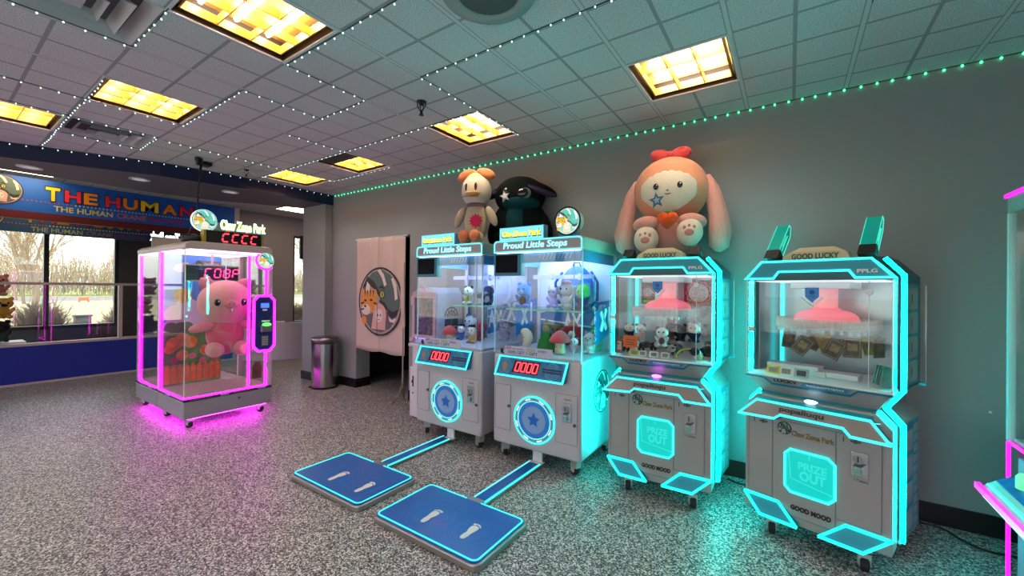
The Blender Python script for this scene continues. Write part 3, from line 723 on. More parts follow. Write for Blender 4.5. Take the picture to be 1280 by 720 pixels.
# ------------------------------------------------------------------ step pads
PADT = mat('royal blue pad top', '#165fb2', .3, coat=.3); PADR = mat('pad ripple', '#2f74c0', .3); ALU = mat('pad aluminium', '#a59e9c', .35, .8)
def footprint(mb, cx, cy, s, right):
    f = 1 if right else -1
    sole = [(-.022, -.10), (0, -.115), (.022, -.10), (.028, -.06), (.026, -.02), (.036, .03), (.038, .06), (.02, .082), (-.012, .085), (-.036, .066), (-.036, .03), (-.02, -.02), (-.026, -.06)]
    mb.prism([(cx+f*x*s, cy+y*s) for x, y in sole], .0462, .0474, 'z')
    for x, y, r in ((-.03, .098, .014), (-.008, .106, .010), (.010, .104, .009), (.025, .096, .008), (.037, .084, .007)):
        mb.disc((cx+f*x*s, cy+y*s), r*s, .0462, .0474, 10, 'z')
def step_pad(label, x, y, ft=((-.10, -.062), (.209, -.045))):
    t = thing('step_pad', label, 'step pad', (x, y, 0), 0, 'blue step pads')
    def rr(a, b, r): return rrect(-a, a, -b, b, r)
    mb = MB(); mb.prism(rr(.435, .265, .05), .0, .038, 'z'); mb.build('pad_base', ALU, t, bevel=.006)
    MB().prism(rr(.418, .25, .04), .0385, .046, 'z').build('pad_top', PADT, t)
    P = rr(.408, .24, .035)
    # the light border is open where the channel joins at the back
    Q = P[5:] + P[:5]
    k = [i for i, p in enumerate(P) if p[1] > .2399]
    path = [(.062, .24)] + [p for p in P[0:6][::-1]][::-1][::-1]
    path = [(-.062, .24)] + P[6:] + P[:6] + [(.062, .24)]
    MB().strip(path, .010, .0462, .048, 'z', closed=False).build('light_border', CYANT, t)
    for q_, rt_ in ((ft[0], False), (ft[1], True)): mb = MB(); footprint(mb, *q_, .74, rt_); mb.build('footprint', mat('white print', '#d9d6d2', .6), t)
    mb = MB()
    for cx, cy in ft:
        for r in (.085, .105, .15): mb.ring((cx, cy), r, r+.003, .0461, .0466, 40, 'z')
    for q in range(3): mb.strip([(.26+.02*q, -.18), (.28+.02*q, -.1), (.36, -.02+.05*q)], .003, .0461, .0466, 'z', closed=False)
    mb.build('ripple_pattern', PADR, t)
    # channel to the machine
    L = .80
    MB().prism([(-.068, .266), (.068, .266), (.068, .266+L), (-.068, .266+L)], 0, .024, 'z').build('channel_base', ALU, t, bevel=.004)
    MB().prism([(-.045, .262), (.045, .262), (.045, .266+L-.01), (-.045, .266+L-.01)], .0245, .028, 'z').build('channel_top', PADT, t)
    for s in (-1, 1): MB().box(s*.053-.006, s*.053+.006, .266, .266+L-.005, .0245, .031).build('channel_light', ICE if s < 0 else CYANT, t)
    MB().box(-.06, .06, .235, .285, .0245, .0462).build('joint_plate', ALU, t, bevel=.004)
    return t
step_pad('blue footprint pad on the left, linked to the machine with the duckling', -2.785, 1.925, ((-.07, -.076), (.246, -.069)))
step_pad('blue footprint pad on the right, nearer the camera, with brighter blue top', -1.775, 1.925)
# ------------------------------------------------------------------ hanging prize carousel machines
LB = mat('silver grey body', '#989493', .35, .1); TEALD = mat('deep teal gloss', '#1496ac', .4); GREYG = mat('warm grey glossy', '#8c7f7e', .25)
MIR = mat('tinted mirror panel', '#9fb4bc', .22, .55); SIDET = mat('teal blue side print', '#1b7f97', .35)
ROOFT = mat('dark teal shell', '#1f565e', .4)
CREAM = mat('cream topper', '#dccbaa', .5); CREAM2 = mat('cream topper trim', '#cdb795', .5)
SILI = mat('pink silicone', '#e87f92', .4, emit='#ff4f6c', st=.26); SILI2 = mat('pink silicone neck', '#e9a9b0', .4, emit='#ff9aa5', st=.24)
RUF = mat('clear ruffled plastic', '#d6dcdf', .12, spec=.8)
RUF.node_tree.nodes['Principled BSDF'].inputs['Alpha'].default_value = .33
INK = mat('black print', '#0d0d10', .5); BRZ = mat('bronze print', '#7b6a35', .5, .2)
FLAPL = glow('cyan flap light', (0, .86, .74), 1.5)
CHUTE = mat('cyan lit flap', '#0f9a94', .25, emit=(.0, .55, .50), st=.45); CHUTE2 = mat('cyan raised letters', '#2fb5ac', .25, emit=(.02, .62, .57), st=.42)
class Frame:
    def __init__(s, x, y, rz, sc): s.o = Vector((x, y, 0)); s.rz = rz; s.sc = sc
    def w(s, x, y, z): c, n = math.cos(s.rz), math.sin(s.rz); return Vector((s.o.x+(c*x-n*y)*s.sc, s.o.y+(n*x+c*y)*s.sc, z*s.sc))
    def hit(s, px, py, yl):
        """local (x, z) where the sight line through a measured spot meets the local plane y=yl"""
        d = ray(px, py); n = Vector((-math.sin(s.rz), math.cos(s.rz), 0)); p0 = s.w(0, yl, 0)
        t = n.dot(p0-Vector((0, 0, CAM_H)))/n.dot(d); q = Vector((0, 0, CAM_H))+d*t-s.o
        return ((q.x*math.cos(s.rz)+q.y*math.sin(s.rz))/s.sc, q.z/s.sc)
CYANR = glow('cyan rear led fill', (0, .86, .78), 18); LEDB = mat('led channel back', '#0b2a2c', .6)
def led_out(o, s, rear=False):
    """the strip shines outward and forward only: its channel covers the back and the inner side"""
    o.data.materials.append(LEDB)
    for p in o.data.polygons:
        n = p.normal
        if n.y > .5 or n.x*s < -.3 or (rear and abs(n.x) < .5): p.material_index = 1
    return o
def sxy(y): return .368+max(0, y-.195)/.365*.034
def flare(o, ref=.3986):
    for v in o.data.vertices: v.co.x += (1 if v.co.x > 0 else -1)*(sxy(v.co.y)-ref)
    return o
def lucky(label, F, brand, oval_glow, blades=True):
    t = thing('prize_machine', label, 'arcade machine', F.o, F.rz, 'teal lit carousel prize machines', F.sc)
    H = .357; Y1 = .14; Y2 = .185; D = .56
    # lower body
    MB().prism([(-H, .14), (-.21, .14), (-.19, .118), (.19, .118), (.21, .14), (H, .14), (H, .80), (.29, .875), (-.29, .875), (-H, .80)], 0, Y1).build('lower_body', LB, t, bevel=.004)
    MB().hull(*[[(x*sxy(y)/.398, y, z) for x, z in [(-.398, .14), (.398, .14), (.398, .80), (.33, .885), (.398, .985), (-.398, .985), (-.33, .885), (-.398, .80)]] for y in (Y2, D)]).build('rear_body', LB, t, bevel=.004)
    # glowing band round the outline
    out = [(-.30, 1.722), (-.378, 1.625), (-.378, .99), (-.308, .885), (-.378, .80), (-.378, .17)]
    for s in (1, -1):
        led_out(MB().strip([(x*-s, z) for x, z in out], .020, Y1+.010, Y2-.008, closed=False).build('led_band', CYAN, t), s)
    for s in (-1, 1):  # right-hand rear strips are added to throw teal on wall and ceiling
        for za, zb in ((1.0, 1.58), (.17, .79)): led_out(MB().box(min(s*.386, s*.397), max(s*.386, s*.397), D+.001, D+.014, za, zb).build('rear_led_fill', CYANR, t), s, True)
    # cabin: base, waist, roof
    MB().hull([(-H, 0, .99), (H, 0, .99), (.288, .07, .885), (-.288, .07, .885)], [(-H, Y1, .99), (H, Y1, .99), (.288, Y1, .885), (-.288, Y1, .885)]).build('waist_panel', LB, t)
    MB().box(-H, H, .004, D-.01, .986, .998).build('cabin_floor', WHITE2, t)
    MB().prism([(-H, 1.60), (H, 1.60), (H, 1.613), (.27, 1.712), (-.27, 1.712), (-H, 1.613)], .012, Y1).hull(*[[(x*sxy(y)/.398, y, z) for x, z in [(-.398, 1.60), (.398, 1.60), (.398, 1.625), (.30, 1.735), (-.30, 1.735), (-.398, 1.625)]] for y in (Y2, D)]).prism([(-.34, 1.60), (.34, 1.60), (.34, 1.61), (.27, 1.69), (-.27, 1.69), (-.34, 1.61)], Y1, Y2).build('roof_shell', ROOFT, t)
    hp = [(-.268, 1.716), (.268, 1.716), (H+.002, 1.611), (.20, 1.611), (.172, 1.652), (-.172, 1.652), (-.20, 1.611), (-H-.002, 1.611)]
    h = MB().prism(hp, -.004, .0115).build('header_panel', TEALD, t)
    MB().strip(hp, .013, -.010, -.0042).build('light_outline', CYANT, h)
    text('lettering', brand, mat('silver lettering', '#b9c2c2', .3, .5), h, (.250, 1.648), .085, .021, -.0042, .02, .003)
    # glass and cabin sides
    MB().box(-H+.012, H-.10, .003, .007, 1.0, 1.60).build('front_glass', GL, t); MB().box(H-.098, H-.006, .003, .007, 1.0, 1.60).build('front_glass', GL, t)
    for s in (-1, 1): MB().box(s*H-.003, s*H+.003, .012, Y1-.002, 1.0, 1.60).build('side_glass', GL, t)
    for a_, b_ in ((H-.101, H-.0985), (H-.006, H-.001), (-H, -H+.004)): MB().box(a_, b_, .001, .009, 1.0, 1.60).build('glass_edge', ACR, t)
    for x, z, n in ((H-.10, 1.53, 'hinge'), (-H+.035, 1.285, 'glass_knob')): MB().disc((x, z), .017, -.012, .002, 16).build(n, STEEL, t)
    for s in (-1, 1):
        MB().prism([(s*(H-.010), Y2), (s*sxy(Y2), Y2), (s*sxy(D), D), (s*(H-.010), D)], .99, 1.60, 'z').build('side_wall', ROOFT, t)
        MB().box(s*(H-.0135)-.0012, s*(H-.0135)+.0012, Y2, D-.02, 1.0, 1.60).build('mirror_side', MIR, t)
    MB().box(-H+.015, H-.015, D-.012, D, 1.0, 1.60).build('back_mirror', MIR, t)
    for x in (-H+.045, H-.045): MB().box(x-.009, x+.009, D-.045, D-.014, 1.0, 1.60).build('rear_light', glow('soft cyan rear light', (.02, .72, .70), .9), t)
    # decorated outer sides
    for s in (-1, 1):
        x = s*.3986
        pn = MB().prism([(Y2+.03, .16), (D-.03, .16), (D-.03, .79), (Y2+.03, .79)], x, x+s*.002, 'x').build('side_panel', SIDET, t); flare(pn)
        p2 = MB().prism([(Y2+.03, 1.0), (D-.03, 1.0), (D-.03, 1.58), (Y2+.03, 1.58)], x, x+s*.002, 'x').build('side_panel', SIDET, t); flare(p2)
        mb = MB(); mk = MB()
        for z0 in (1.015, 1.155, 1.295, 1.435):
            mb.prism(rrect(Y2+.06, D-.07, z0, z0+.12, .02), x+s*.0022, x+s*.004, 'x'); mk.box(min(x+s*.0042, x+s*.005), max(x+s*.0042, x+s*.005), D-.20, D-.19, z0+.035, z0+.085)
        pl = mb.build('label_plate', mat('pale grey plate', '#9aa3a3', .4), p2); flare(pl); flare(mk.build('plate_mark', INK, p2))
        mb = MB()
        for z0 in (.18, .33, .48, .63): mb.prism(rrect(Y2+.06, D-.16, z0, z0+.12, .01), x+s*.0022, x+s*.004, 'x')
        for k in range(10): mb.prism(rrect(D-.13, D-.06, .18+k*.06, .225+k*.06, .006), x+s*.0022, x+s*.004, 'x')
        flare(mb.build('label_plate', mat('pale grey plate', '#9aa3a3', .4), pn))
    MB().box(.428, .434, D-.07, D-.02, 1.0, 1.57).build('acrylic_holder', GL, t); MB().box(.405, .436, D-.07, D-.02, .985, .999).build('holder_foot', TEALD, t)
    MB().box(.434, .4355, D-.07, D-.067, 1.0, 1.57).build('holder_edge', ACR, t)
    # lower lip of the window with the printed zigzag
    zz = [(-H, .992), (-.255, .992), (-.215, .952), (.175, .952), (.215, .990), (H, .990)]
    def slope(p): return .07*(.99-p[1])/.105-.0015
    mb = MB()
    for a, b in zip(zz, zz[1:]):
        a2, b2 = (a[0], a[1]-.014), (b[0], b[1]-.014)
        mb.hull([(p[0], slope(p), p[1]) for p in (a, b, b2, a2)], [(p[0], slope(p)-.003, p[1]) for p in (a, b, b2, a2)])
    mb.build('zigzag_trim', TEALP, t)
    lt = text('lettering', 'LUCKY', INK, t, (-.135, .974), .125, .020, .0065, .03, .002, tilt=-.67)
    mb = MB(); q = [(-.045, .984), (.185, .984), (.165, .960), (-.06, .960)]
    mb.hull([(p[0], slope(p), p[1]) for p in q], [(p[0], slope(p)-.002, p[1]) for p in q]); bp = mb.build('blue_plate', mat('cyan blue plate', '#2f86a8', .4), t)
    text('lettering', 'taleanqtu', mat('pale plate letters', '#c9dde2', .4), bp, (.06, .972), .18, .016, .0055, .02, .002, tilt=-.67)
    # ledge with the oval lamp, then the control deck
    mb = MB(); mb.hull([(-.288, .07, .886), (.288, .07, .886), (.275, -.045, .848), (-.275, -.045, .848)], [(-.288, .07, .870), (.288, .07, .870), (.275, -.045, .82), (-.275, -.045, .82)]); mb.build('ledge', mat('teal ledge', '#1a90a0', .3), t)
    mb = MB(); mb.ell((-.005, .012, .874), (.035, .022, .012)); mb.build('oval_lamp', oval_glow, t, smooth=True)
    dk = [(-.275, .846), (.275, .846), (.362, .752), (.20, .752), (.165, .785), (-.135, .785), (-.165, .760), (-.362, .752)]
    def dy(z): return -.045-.05*(.846-z)/.094
    mb = MB(); mb.hull([(x, dy(z), z) for x, z in dk], [(x, -.0005, z-(.02 if z < .8 else .0)) for x, z in dk]); d = mb.build('control_deck', TEALP, t)
    mb = MB(); mb.hull([(x*.985, dy(z)-.003, z) for x, z in dk], [(x*.985, dy(z)-.0005, z) for x, z in dk]); mb.build('deck_face', GREYG, d)
    mb = MB()
    n = len(dk); I = []
    w = .012; m2 = [Vector(p) for p in dk]
    for i in range(n):
        p, q = Vector(dk[i]), Vector(dk[(i+1) % n]); dd = (q-p).normalized(); nn = Vector((-dd.y, dd.x))*w/2; p = p-dd*w*.35; q = q+dd*w*.35
        Q = [p-nn, q-nn, q+nn, p+nn]; mb.hull([(v.x, dy(v.y)-.009, v.y) for v in Q], [(v.x, dy(v.y)-.0032, v.y) for v in Q])
    mb.build('light_outline', CYANT, d)
    text('lettering', 'popaliuqu', mat('dark slate letters', '#2c3136', .5), d, (-.035, .815), .22, .034, dy(.815)-.0032, .03, .003, tilt=.53)
    for x in (.285,): MB().hull([(x, -.05, .832), (x+.03, -.05, .838), (x+.03, -.047, .84), (x, -.047, .836)], [(x, -.044, .832), (x+.03, -.044, .838), (x+.03, -.041, .84), (x, -.041, .836)]).build('light_tick', CYANT, d)
    # front doors and chute
    gap = mat('panel gap', '#6d696d', .7)
    for x0, x1, nm in ((-.335, -.20, 'door'), (-.197, .118, 'center_panel'), (.121, .315, 'door')):
        z0 = .245 if nm == 'door' else .17
        p = MB().box(x0, x1, -.005, -.0005, z0, .735).build(nm, LB, t)
        MB().strip([(x0, z0), (x1, z0), (x1, .735), (x0, .735)], .003, -.0062, -.0052).build('panel_gap', gap, p)
        if nm == 'door':
            mb = MB(); mb.disc(((x0+.085), .705), .011, -.012, -.0052, 16); mb.disc((x0+.068, .705), .006, -.012, -.0052, 10); mb.disc((x0+.102, .705), .006, -.012, -.0052, 10); mb.build('lock', GREYD, p)
            MB().box(x0+.03, x0+.034, -.0062, -.0052, .69, .72).build('slit_mark', INK, p)
    ch = [(-.118, .575), (.085, .575), (.118, .545), (.118, .335), (.085, .318), (-.10, .318), (-.128, .35), (-.128, .555)]
    ch = [(-.100, .575), (.085, .575), (.118, .545), (.118, .350), (.088, .318), (-.098, .318), (-.128, .348), (-.128, .545)]
    c = MB().prism(ch, -.012, -.0053).build('prize_flap', CHUTE, t)
    MB().strip(ch, .013, -.019, -.0122).build('light_outline', CYANT, c)
    mb = MB(); mb.strip([(-.108, .55), (-.098, .40), (.105, .365)], .005, -.0145, -.0122, closed=False); mb.strip([(-.005, .56), (-.005, .535)], .004, -.0145, -.0122, closed=False); mb.build('flap_ridge', CHUTE2, c)
    text('lettering', 'PRIZE', CHUTE2, c, (.01, .49), .14, .045, -.0122, .03, .004); text('lettering', 'OUT', CHUTE2, c, (.012, .432), .13, .058, -.0122, .04, .004)
    emblem('emblem', t, -.135, .692, .036, -.0055, 'line')
    text('lettering', 'Claw Zone Park', BRZ, t, (.008, .672), .21, .032, -.0052, .035, .003)
    coin_mech(t, .225, .585, .075, .135, -.005); text('lettering', '1 Tokens', INK, t, (.23, .497), .06, .012, -.0052, .01, .001)
    text('lettering', 'GOOD MOOD', INK, t, (.0, .225), .20, .03, -.0053, .05, .003)
    # glowing foot flaps
    for s in (-1, 1):
        q = [(s*H, .228), (s*.165, .228), (s*.055, .135), (s*.25, .135)]
        yy = lambda z: -.006-.05*(.228-z)/.093
        mb = MB(); mb.hull([(x, yy(z), z) for x, z in q], [(x, -.0005, z) for x, z in q]); f = mb.build('foot_flap', TEALD, t)
        mb = MB()
        for i in range(4):
            p, r = Vector(q[i]), Vector(q[(i+1) % 4]); dd = (r-p).normalized(); nn = Vector((-dd.y, dd.x))*.0065
            p = p-dd*.004; r = r+dd*.004; Q = [p-nn, r-nn, r+nn, p+nn]
            mb.hull([(v.x, yy(v.y)-.008, v.y) for v in Q], [(v.x, yy(v.y)-.001, v.y) for v in Q])
        mb.build('light_outline', FLAPL, f)
    for x in (-.215, .235):
        caster(t, x, .045, .118, PI+.3, CHROME); caster(t, x, D-.08, .118, 0, CHROME)
    # topper and ears
    tp = [(-.17, 1.7145), (.17, 1.7145), (.15, 1.765), (.085, 1.80), (-.085, 1.80), (-.15, 1.765)]
    k = MB().prism(tp, .07, .17).build('topper', CREAM, t, bevel=.006)
    MB().prism([(-.17, 1.7145), (.17, 1.7145), (.16, 1.75), (.12, 1.772), (-.12, 1.772), (-.16, 1.75)], .045, .0695).build('topper_front', CREAM2, k)
    text('lettering', 'GOOD LUCKY', mat('olive topper letters', '#3f4a38', .5), k, (-.0, 1.745), .235, .034, .0448, .03, .003)
    for s in (-1, 1):
        x = s*.235; c_, n_ = math.cos(.80), math.sin(.80)
        def q(u, v): return (.06+n_*v+c_*u, 1.714+c_*v-n_*u)      # (y,z); v along the ear, u across it
        MB().prism([q(-.035, .008), q(.035, .055), q(.035, .10), q(-.035, .09)], x-.038, x+.038, 'x').build('ear_base', BLACKM, t)
        if not blades: continue
        bl = [q(-.035, .092), q(.035, .10), q(.035, .30), q(.0, .355), q(-.035, .34)]
        A = MB().prism(bl, x-.034, x+.034, 'x').build('ear_blade', mat('teal acrylic', '#17a291', .15, emit=(.0, .35, .30), st=.15), t)
        mb = MB()
        for xx in (x-.0355, x+.0355): mb.strip(bl, .007, xx-.0012, xx+.0012, 'x'); mb.strip([q(0, .12), q(0, .27)], .005, xx-.0012, xx+.0012, 'x', closed=False); mb.strip([q(-.015, .14), q(-.015, .25)], .004, xx-.0012, xx+.0012, 'x', closed=False)
        mb.hull([(x-.034, *q(-.033, .10)), (x-.027, *q(-.033, .10)), (x-.027, *q(-.033, .30)), (x-.034, *q(-.033, .30))], [(x-.034, *q(-.030, .10)), (x-.027, *q(-.030, .10)), (x-.027, *q(-.030, .30)), (x-.034, *q(-.030, .30))])
        mb.hull([(x+.027, *q(-.033, .10)), (x+.034, *q(-.033, .10)), (x+.034, *q(-.033, .30)), (x+.027, *q(-.033, .30))], [(x+.027, *q(-.030, .10)), (x+.034, *q(-.030, .10)), (x+.034, *q(-.030, .30)), (x+.027, *q(-.030, .30))])
        mb.hull([(x-.003, *q(-.033, .12)), (x+.003, *q(-.033, .12)), (x+.003, *q(-.033, .27)), (x-.003, *q(-.033, .27))], [(x-.003, *q(-.030, .12)), (x+.003, *q(-.030, .12)), (x+.003, *q(-.030, .27)), (x-.003, *q(-.030, .27))])
        mb.build('ear_light', glow('ear edge light', (.04, .62, .46), .8), A)
    # carousel
    cx, cy = 0.0, .29
    MB().box(cx-.15, cx+.15, cy-.15, cy+.15, 1.55, 1.592).build('carousel_box', WHITE2, t, bevel=.004)
    MB().box(-.31, .31, .03, D-.05, 1.593, 1.5985).build('cabin_light', glow('cool white cabin lamp', (.78, .92, 1.0), .5), t)
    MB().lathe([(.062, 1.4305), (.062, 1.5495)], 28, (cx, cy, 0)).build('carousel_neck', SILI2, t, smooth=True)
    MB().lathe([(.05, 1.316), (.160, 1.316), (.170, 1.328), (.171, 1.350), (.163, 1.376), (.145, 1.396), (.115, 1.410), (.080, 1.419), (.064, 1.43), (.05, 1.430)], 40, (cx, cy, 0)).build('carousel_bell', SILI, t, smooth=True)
    mb = MB(); n = 56; R0, R1 = .16, .262
    prof = []
    for k in range(n*4):
        a = 2*PI*k/(n*4); r = R1+.009*math.sin(n*a); prof.append((cx+r*math.cos(a), cy+r*math.sin(a)))
    
    for k in range(n*4):
        p_, q_ = prof[k], prof[(k+1) % (n*4)]; i_ = lambda v, f: (cx+(v[0]-cx)*f, cy+(v[1]-cy)*f)
        mb.prism([i_(p_, .68), i_(q_, .68), q_, p_], 1.302, 1.306, 'z'); mb.prism([i_(p_, .985), i_(q_, .985), q_, p_], 1.3062, 1.362, 'z'); mb.prism([i_(p_, .86), i_(q_, .86), i_(q_, .875), i_(p_, .875)], 1.3062, 1.350, 'z')
    mb.build('ruffled_ring', RUF, t)
    mb = MB()
    for k in range(36): a = 2*PI*k/36; mb.lathe([(.002, 1.276), (.010, 1.281), (.010, 1.3015)], 6, (cx+.25*math.cos(a), cy+.25*math.sin(a), 0))
    mb.build('hook_cup', RUF, t)
    # blue arrow tag behind the glass
    ar = MB().prism([(-.034, 1.555), (.034, 1.555), (.034, 1.50), (.0, 1.467), (-.034, 1.50)], -.0015, .0025).build('arrow_tag', mat('bright blue tag', '#1f86d8', .4), t)
    MB().strip([(-.055, 1.498), (.0, 1.445), (.052, 1.498)], .006, -.0015, .0025, closed=False).build('arrow_outline', mat('white tag outline', '#cfe0ea', .4), ar)
    mb = MB(); mb.disc((.0, 1.527), .014, -.0025, -.0016, 16); mb.box(-.016, .016, -.0025, -.0016, 1.50, 1.505); mb.build('arrow_icon', mat('navy tag icon', '#0f4e96', .5), ar)
    return t
F1 = Frame(-.785, 3.0, 0, 1.0); F2 = Frame(.103, 2.918, -.2805, .974)
lucky('teal lit carousel machine of hanging plush charms, with the big bunny on its top', F1, 'PPLG', glow('magenta oval lamp', (.85, .08, 1.0), 4), False)
lucky('teal lit carousel machine with hanging dark cards and two light ears on top', F2, 'PPLG', glow('pearly oval lamp', (.55, .85, 1.0), 2.2))
# prizes of the left carousel: plush charms
def onhook(F, px, py, yl, dz=0):
    x, z = F.hit(px, py, yl); return F.w(x, yl, z+dz)
def charm(label, F, px, py, yl, h, **k):
    p = onhook(F, px, py, yl); t = plush('plush_charm', label, 'plush charm', (p.x, p.y, p.z-h*.5), h, group='hanging plush charms', **k)
    top = 1.2745*F.sc-(p.z-h*.5)
    if top > h*.95: MB().tube([(0, 0, h*.9), (0, 0, top)], .0018, 5).build('hanging_cord', BLACK, t)
    return t
charm('cow plush charm with dark cap, leftmost on the carousel', F1, 787, 413, .20, .125, body='#20283c', head='#d8b9b4', ear='round', earc='#1c1a1c')
charm('white cow plush charm beside the leftmost one', F1, 801, 415, .12, .14, body='#c9a9a8', head='#ded8d6', ear='round', earc='#2a2626', muzzle='#c7a39c')
charm('panda like plush charm in the middle front of the carousel', F1, 828, 420, .07, .15, body='#d7d3d2', head='#e3dfde', ear='round', earc='#17161a', belly='#6d5f66')
charm('brown and grey plush charm hanging behind the panda one', F1, 839, 413, .30, .14, body='#5b4950', head='#3b3138', ear='long', earc='#a2717c')
charm('black clothed plush charm with grey head', F1, 851, 415, .16, .135, body='#15161c', head='#6c6470', ear='round', earc='#2a2830')
charm('pink faced plush charm in a navy coat, rightmost on the carousel', F1, 868, 415, .14, .145, body='#1a2440', head='#d7a6a8', ear='round', earc='#c2bcc0')
charm('white plush charm hanging behind the navy coat one', F1, 876, 416, .33, .14, body='#cfcbd0', head='#c3bec6', ear='round', earc='#35323a')
# loose charms and price tags on that cabin floor
def lying(label, F, px, py, yl, h, **k):
    x, z = F.hit(px, py, yl); p = F.w(x, yl, .999)
    t = plush('plush_charm', label, 'plush charm', p, h, group='plush charms lying on the cabin floor', **k); t.rotation_euler = (PI/2*.8, 0, F.rz+random.uniform(-1, 1)); t.location.z = .999*F.sc+h*.36; return t
CH2 = [(800, 432, .30), (815, 432, .38), (845, 435, .22), (852, 433, .40), (873, 440, .16), (783, 436, .20), (876, 440, .30)]
CL = ['dark grey plush charm lying near the orange burst sign', 'black eared plush charm lying behind the price tags', 'brown and white plush charm lying right of the tags', 'grey plush charm lying at the cabin back', 'white and black plush charm lying beside the yellow hoop', 'dark plush charm lying in the left back corner', 'dark green plush charm lying in the right back corner']
CC = [('#3a383e', '#55525a'), ('#2a2629', '#c9c2c2'), ('#5c4740', '#b7a9a2'), ('#6a6872', '#8d8a92'), ('#cfcac8', '#2a282c'), ('#26242a', '#4a3838'), ('#1f3b38', '#2f4d49')]
for (px, py, yl), l, (b, hd) in zip(CH2, CL, CC): lying(l, F1, px, py, yl, .12, body=b, head=hd, ear='round', earc='#2a272a')
def stand_card(name, label, cat, F, px, py, yl, w, h, m, tilt=.25, group=None, mark=None, z0=.9995):
    x, z = F.hit(px, py, yl); p = F.w(x, yl, z0); t = thing(name, label, cat, p, F.rz, group)
    t.rotation_euler = (-tilt, 0, F.rz)
    MB().prism(rrect(-w/2, w/2, .004, h, .006), 0, .003).build('card', m, t)
    if mark: mb = MB(); mb.prism(rrect(-w*.32, w*.32, h*.25, h*.8, .004), -.001, -.0002); mb.build('print', mark, t)
    return t
PT = mat('price tag white', '#d5d4cf', .5); PTY = mat('price tag yellow', '#cdbf3a', .5); GRM = mat('grey print mark', '#7c7a78', .5)
for px, w_, m, l in ((792, .07, PTY, 'yellow price tag under the orange burst sign'), (803, .055, PT, 'white price tag next to the yellow tag'), (817, .065, PT, 'middle white price tag on the cabin floor front'), (831, .06, PT, 'white price tag right of the middle one')):
    stand_card('price_tag', l, 'tag', F1, px, 440, .05, w_, .045, m, group='price tags in the carousel cabin', mark=GRM)
t = thing('prize_hoop', 'yellow wire hoop leaning at the front right of the carousel cabin', 'hoop', F1.w(F1.hit(860, 440, .08)[0], .08, .9995))
MB().tube([(.085*math.cos(a), .01, .004+.075*math.sin(a)) for a in [PI*k/16 for k in range(17)]], .006, 8).build('hoop', mat('hoop yellow', '#b9b24a', .5), t, smooth=True)
x, z = F1.hit(788, 427, .016); t = thing('burst_sign', 'orange jagged burst sign hung inside the carousel glass', 'sign', F1.w(x, .018, z))
bp = []
for k in range(28): a = 2*PI*k/28; r = 1 if k % 2 else .82; sq = 1/max(abs(math.cos(a)), abs(math.sin(a))); bp.append((.062*r*math.cos(a)*min(sq, 1.3), .05*r*math.sin(a)*min(sq, 1.3)))
MB().prism(bp, 0, .004).build('card', mat('burst orange', '#e0641a', .5), t)
mb = MB(); [mb.box(-.035, .035-.01*(k % 2), -.001, -.0002, z_, z_+.006) for k, z_ in enumerate((-.024, -.008, .010))]; mb.build('print', mat('dark burst print', '#7a3a12', .5), t)
def poster(label, F, x0, x1, z0, z1, yl, cols):
    t = thing('poster', label, 'poster', F.w((x0+x1)/2, yl, (z0+z1)/2), F.rz, 'posters on the cabin back'); w, h = (x1-x0)/2, (z1-z0)/2
    MB().box(-w, w, 0, .003, -h, h).build('sheet', mat('poster sheet '+cols[0], cols[0], .5), t)
    mb = MB(); mb.disc((0, .0), min(w, h)*.72, -.0012, -.0002, 28); mb.build('white_panel', mat('poster panel', '#b9aeb0', .5, var=.35, bscale=60), t)
    mb = MB(); mb.strip(star((0, 0), min(w, h)*.95, .86, 12), .008, -.0022, -.0013); mb.build('burst_line', mat('poster line '+cols[1], cols[1], .5), t)
    MB().box(-w*.7, w*.7, -.0022, -.0013, -h*.88, -h*.66).build('caption_bar', mat('poster cap '+cols[2], cols[2], .5), t)
    return t
poster('magenta and plum poster on the right back of the carousel cabin', F1, .07, .288, 1.37, 1.575, .540, ('#7c2148', '#e6586a', '#b8442f'))
poster('green and black poster on the left back of the carousel cabin', F1, -.275, -.165, 1.375, 1.57, .540, ('#3d5535', '#d85a68', '#7fb04a'))
for px, l, c in ((774, 'dark red boxed card standing at the left of the carousel cabin', '#6a2322'), (886, 'dark green boxed card standing at the right of the carousel cabin', '#1d3a38')):
    stand_card('boxed_card', l, 'card', F1, px, 445, .09 if px < 800 else .30, .05 if px < 800 else .06, .12, mat('boxed card '+c, c, .4, var=.5, bscale=50), .05, 'boxed cards in the carousel cabin', mat('card light print', '#b99a8a', .5))
